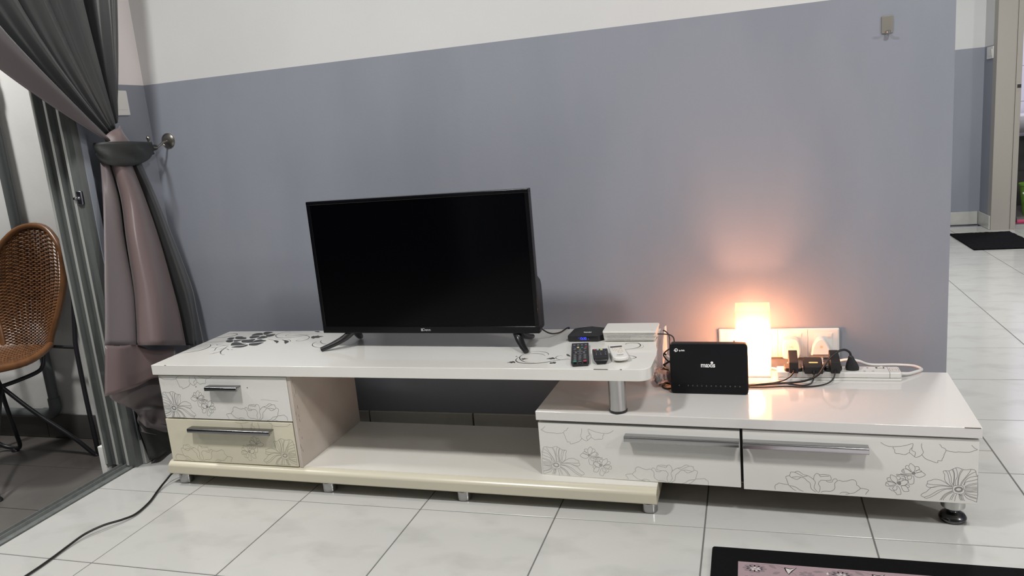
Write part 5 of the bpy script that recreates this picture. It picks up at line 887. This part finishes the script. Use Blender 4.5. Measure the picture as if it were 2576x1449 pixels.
# leading edge turned over so that the mauve lining shows
rows = []
for j in range(61):
    v = j / 60.0; r = []
    for i in range(25):
        s = i / 24.0; u = 0.785 + 0.215 * s
        p = drape(u, v); p.x += 0.045 * (1 - v) + fold(0.785, v) * (1 - s) + 0.012 * s + 0.030 * math.sin(PI * min(1, s * 1.05)) * (0.55 + 0.45 * (1 - v)) + 0.006 * math.sin(9 * v + 5 * s)
        r.append(p)
    rows.append(r)
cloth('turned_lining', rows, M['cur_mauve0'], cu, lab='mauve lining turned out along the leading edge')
kn = [[(0.112, -0.250, 1.176), (0.122, -0.272, 1.166), (0.118, -0.300, 1.158), (0.108, -0.322, 1.142)], [(0.110, -0.236, 1.150), (0.128, -0.258, 1.146), (0.132, -0.288, 1.140), (0.112, -0.325, 1.124)], [(0.108, -0.206, 1.110), (0.132, -0.240, 1.112), (0.137, -0.285, 1.112), (0.114, -0.330, 1.110)], [(0.106, -0.19, 1.08), (0.132, -0.235, 1.08), (0.134, -0.285, 1.08), (0.112, -0.330, 1.08)]]
def smooth_rows(rows, k=5):
    R = [catmull(r, k) for r in rows]
    cols = [catmull([R[j][i] for j in range(len(R))], k) for i in range(len(R[0]))]
    return [[cols[i][j] for i in range(len(cols))] for j in range(len(cols[0]))]
cloth('gathered_knot', smooth_rows(kn), M['cur_mauve2'], cu, lab='mauve lining gathered above the tie')
L3 = lambda c: [r[c[0]:c[1]] for r in LOW]
def lowpart(name, c, m, lab=None):
    R = smooth_rows(L3(c), 6); n = len(R)
    for j, r in enumerate(R):
        for i, p in enumerate(r): p.x += 0.0035 * math.sin(i * 0.9 + j * 0.12) * j / n
    cloth(name, R, m, cu, lab=lab)
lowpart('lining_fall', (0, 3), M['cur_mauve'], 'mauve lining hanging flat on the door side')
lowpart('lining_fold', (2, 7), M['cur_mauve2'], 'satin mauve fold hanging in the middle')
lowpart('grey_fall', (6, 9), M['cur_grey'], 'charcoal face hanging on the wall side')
cloth('hem_band', smooth_rows(HEM, 6), M['cur_mauve2'], cu, lab='wide mauve hem band')
def crumple(rows, a):
    R = smooth_rows(rows, 6)
    for j, r in enumerate(R):
        for i, p in enumerate(r): p.x += a * (math.sin(0.55 * i + 0.35 * j) + 0.8 * math.sin(0.9 * j - 0.3 * i))
    return R
cloth('under_fold', crumple(UND[:5], 0.005), M['cur_mauve'], cu, lab='crumpled mauve folds under the hem')
cloth('bottom_fold', crumple(UND[3:], 0.003), M['cur_band'], cu, lab='black lining reaching the floor')
ub = [[(0.072, -0.383, 0.24), (0.066, -0.340, 0.24), (0.060, -0.29, 0.24)], [(0.076, -0.385, 0.13), (0.060, -0.34, 0.12), (0.055, -0.28, 0.12)], [(0.078, -0.362, 0.014), (0.062, -0.325, 0.014), (0.055, -0.27, 0.014)]]
cloth('inner_fold', smooth_rows(ub, 4), M['cur_band'], cu)
# tie band: a flat loop round the cloth, ends on the hook
loopc = [(0.081, -0.078, 0.0), (0.108, -0.125, 0.0), (0.142, -0.205, 0.0), (0.152, -0.275, 0.0), (0.135, -0.335, 0.0), (0.100, -0.352, 0.0), (0.070, -0.325, 0.0), (0.055, -0.25, 0.0), (0.058, -0.17, 0.0), (0.074, -0.095, 0.0)]
C3 = catmull(loopc, 8); m_ = len(C3); top, bot, mid = [], [], []
for i, p in enumerate(C3):
    s = i / (m_ - 1.0)
    front = max(0.0, math.sin(PI * min(1, s / 0.62)))
    zt = 1.1165 + 0.006 * s * (1 - s) * 4
    hgt = 0.030 + 0.052 * front ** 0.8
    if s > 0.62: hgt = 0.030 + 0.035 * math.sin(PI * (s - 0.62) / 0.38)
    if i < 3: zt -= 0.012 * (3 - i) / 3
    top.append(Vector((p.x, p.y, zt))); bot.append(Vector((p.x - 0.010 * front, p.y + 0.012 * front * (1 if p.y < -.25 else 0), zt - hgt))); mid.append(Vector((p.x + 0.004 * front, p.y - .002 * front, zt - hgt * .5)))
def band_rows():
    R = []
    for k in range(9):
        f = k / 8.0; r = []
        for i in range(m_):
            p = top[i].lerp(bot[i], f); q = mid[i]; s = i / (m_ - 1.0)
            bulge = 0.0012 * math.sin(PI * f) + 0.0030 * math.sin(7.3 * s * PI + 4 * f) * math.sin(PI * f) + 0.003 * math.sin(23 * s + 9 * f * f)
            c = Vector((0.10 - p.x, -0.24 - p.y, 0)).normalized()
            z = p.z + (0.006 * math.sin(9 * s) * (f - .3) if 0.05 < s < .6 else 0)
            r.append(Vector((p.x, p.y, z)) - c * bulge)
        R.append(r)
    return R
cloth('tie_band', band_rows(), M['cur_band'], cu, 0.002, lab='flat charcoal tie band hooked to the wall')
obj('band_loop', tube(bmesh.new(), catmull([(0.078, -0.086, 1.098), (0.081, -0.070, 1.104), (0.083, -0.060, 1.100), (0.081, -0.062, 1.092), (0.078, -0.082, 1.088), (0.075, -0.094, 1.092)], 5), 0.0035, 8), M['cur_band'], cu)
rl = thing('curtain_rail', 'white curtain rail above the sliding door opening', 'rail', (0.10, -1.5, 2.36))
obj('rail_bar', tube(bmesh.new(), [(0.13, -0.05, 2.385), (0.13, -3.3, 2.385)], 0.012, 12), M['alu'], rl)
for y in (-0.06, -1.7, -3.28): obj('rail_bracket', box(bmesh.new(), 0.02, 0.135, y - 0.008, y + 0.008, 2.378, 2.392, 0.001, 1), M['alu'], rl)
# ------------------------------------------------------------------ rattan chair on the porch
rc = thing('rattan_chair', 'brown rattan chair with black iron rod frame on the dim porch', 'chair', (-0.48, -0.40, -0.03))
def backpt(s, t):
    """s -1..1 across, t 0..1 up"""
    hw = 0.113 + 0.062 * math.sin(min(1.0, t / 0.72) * PI / 2) ** 1.4 - (0.0 if t < 0.70 else 0.014 * ((t - 0.70) / 0.30) ** 1.6)
    z = 0.395 + 0.36 * t + 0.095 * t * (1 - (abs(s) ** 2.5)) * (0.15 + 0.85 * t)
    y = -0.215 + 0.050 * t - 0.028 * (1 - s * s) * -1 * 0.6 - 0.03 * s * s * 0.8
    return Vector((BX + s * hw + 0.05 * t, y, z))
BX = -0.524
rim = [backpt(-1, t / 14) for t in range(15)] + [backpt(-1 + 2 * k / 16, 1.0) for k in range(1, 16)] + [backpt(1, 1 - t / 14) for t in range(15)]
obj('back_rim', tube(bmesh.new(), rim, 0.0115, 10), M['rattan_rim'], rc)
bm = bmesh.new(); N = 66
for k in range(N):
    t = 0.012 + 0.975 * k / (N - 1); pts = []
    for i in range(25):
        s = -1 + 2 * i / 24; p = backpt(s * 0.985, t); p.y += 0.0035 * math.cos(PI * i + (PI if k % 2 else 0))
        pts.append(p)
    tube(bm, pts, 0.0037, 4)
obj('back_weave', bm, M['rattan'], rc, kind='stuff')
bm = bmesh.new()
for i in range(1, 24, 2):
    s = -1 + 2 * i / 24; tube(bm, [backpt(s * .985, t / 10) for t in range(11)], 0.0034, 5)
obj('back_stakes', bm, M['rattan'], rc, kind='stuff')
def seatpt(s, t):
    """t 0 back .. 1 front"""
    hw = 0.125 + 0.085 * math.sin(min(1, t * 1.25) * PI / 2) - 0.03 * max(0, t - 0.6)
    return Vector((BX + s * hw, -0.212 - 0.37 * t + 0.05 * (s * s) * (t - 0.5) * 1.2, 0.397 + 0.010 * s * s - 0.012 * math.sin(PI * t)))
rim = [seatpt(1, t / 12) for t in range(13)] + [seatpt(1 - 2 * k / 12, 1) for k in range(1, 12)] + [seatpt(-1, 1 - t / 12) for t in range(13)]
obj('seat_rim', tube(bmesh.new(), rim, 0.0125, 10), M['rattan_rim'], rc)
bm = bmesh.new()
for k in range(50):
    t = 0.01 + 0.98 * k / 49
    tube(bm, [seatpt(-1 + 2 * i / 16, t) + Vector((0, 0, 0.003 * (1 if (i + k) % 2 else -1))) for i in range(17)], 0.0041, 4)
obj('seat_weave', bm, M['rattan'], rc, kind='stuff')
ZF = -0.030
D = Vector((-0.510, -0.385, 0.290))
def rod(name, pts, r=0.0078): return obj(name, tube(bmesh.new(), catmull(pts, 6), r, 10), M['iron'], rc)
def footpad(p): obj('foot_cap', lathe(bmesh.new(), [(0.013, 0.0), (0.015, 0.003), (0.012, 0.010), (0.008, 0.014)], (p[0], p[1], ZF), 14), M['iron'], rc)
rod('leg', [D, (-0.43, -0.345, 0.180), (-0.33, -0.285, 0.05), (-0.283, -0.257, ZF + 0.008), (-0.270, -0.247, ZF + 0.008)]); footpad((-0.276, -0.250))
rod('leg', [D, (-0.475, -0.43, 0.245), (-0.400, -0.535, 0.12), (-0.330, -0.62, 0.008), (-0.325, -0.628, ZF + 0.006)]); footpad((-0.3255, -0.628))
rod('leg', [D, (-0.56, -0.345, 0.22), (-0.600, -0.30, 0.08), (-0.640, -0.262, 0.0), (-0.685, -0.250, ZF + .012), (-0.74, -0.262, 0.0), (-0.76, -0.29, 0.06)]); footpad((-0.685, -0.250))
rod('leg', [D, (-0.58, -0.45, 0.22), (-0.68, -0.55, 0.08), (-0.742, -0.62, ZF + 0.006)]); footpad((-0.742, -0.62))
rod('seat_support', [D, (-0.465, -0.352, 0.302), (-0.410, -0.313, 0.322), (-0.385, -0.305, 0.345), (-0.372, -0.302, 0.388)])
rod('seat_support', [D, (-0.535, -0.372, 0.315), (-0.572, -0.335, 0.342), (-0.592, -0.325, 0.388)])
rod('seat_support', [D, (-0.56, -0.43, 0.30), (-0.62, -0.47, 0.33), (-0.64, -0.48, 0.385)])
rod('back_upright', [(-0.352, -0.138, 0.672), (-0.315, -0.168, 0.672), (-0.290, -0.190, 0.650), (-0.285, -0.200, 0.600), (-0.300, -0.215, 0.45), (-0.302, -0.222, 0.385), (-0.290, -0.235, 0.20), (-0.270, -0.250, 0.03), (-0.266, -0.253, ZF + 0.01)], 0.0085)
rod('back_upright', [(-0.735, -0.138, 0.672), (-0.765, -0.168, 0.672), (-0.788, -0.190, 0.650), (-0.793, -0.200, 0.600), (-0.780, -0.215, 0.45), (-0.778, -0.222, 0.385), (-0.785, -0.235, 0.20), (-0.800, -0.250, 0.03), (-0.802, -0.253, ZF + 0.01)], 0.0085)
rod('side_stay', [(-0.420, -0.215, 0.392), (-0.302, -0.220, 0.389)], 0.006)
rod('side_stay', [(-0.660, -0.215, 0.392), (-0.778, -0.220, 0.389)], 0.006)
# ------------------------------------------------------------------ things in the wet room
sk = thing('wash_basin', 'white ceramic wash basin glimpsed through the far doorway', 'basin', (4.50, 5.1, 0.6))
obj('basin_bowl', prism(bmesh.new(), [(-0.22, 0.80), (-0.235, 0.78), (-0.225, 0.72), (-0.15, 0.655), (0.22, 0.63), (0.22, 0.80)], 'x', -0.25, 0.25, 0.012, 2), M['sink'], sk, frame=Matrix.Translation((4.47, 5.17, 0)))
obj('basin_pedestal', lathe(bmesh.new(), [(0.09, -0.012), (0.085, 0.03), (0.07, 0.2), (0.075, 0.66)], (4.55, 5.28, 0), 20), M['porch_skirt'], sk)
bk = thing('bucket', 'bright green plastic bucket on the wet room floor behind door frame', 'bucket', (4.40, 4.86, -0.012))
obj('bucket_body', lathe(bmesh.new(), [(0.100, 0.0), (0.104, 0.004), (0.135, 0.245), (0.142, 0.247), (0.142, 0.262), (0.133, 0.262), (0.130, 0.250), (0.098, 0.012)], (4.395, 4.86, -0.012), 28), M['bucket'], bk)
tag(obj('hose', tube(bmesh.new(), catmull([(4.24, 4.72, 0.19), (4.27, 4.71, 0.165), (4.31, 4.70, 0.13), (4.36, 4.70, 0.05), (4.40, 4.72, 0.0)], 6), 0.007, 8), M['white_cord']), 'thin white hose in front of the green bucket', 'hose')
sl = thing('slipper', 'pink slipper with black strap on the floor below green bucket', 'slipper', (4.10, 4.45, -0.012))
SP = Matrix.Translation((4.135, 4.46, -0.012))
obj('sole', prism(bmesh.new(), [(x, y) for x, y in ((-0.12, -0.03), (-0.06, -0.042), (0.06, -0.045), (0.12, -0.03), (0.13, 0.0), (0.12, 0.03), (0.06, 0.042), (-0.06, 0.035), (-0.12, 0.028))], 'z', 0.0, 0.020, 0.005, 2), M['pink'], sl, frame=SP)
obj('strap', tube(bmesh.new(), catmull([(-0.02, -0.045, 0.012), (-0.02, -0.03, 0.045), (-0.02, 0.0, 0.058), (-0.02, 0.03, 0.045), (-0.02, 0.04, 0.012)], 5), 0.006, 8), M['black_matte'], sl, frame=SP)
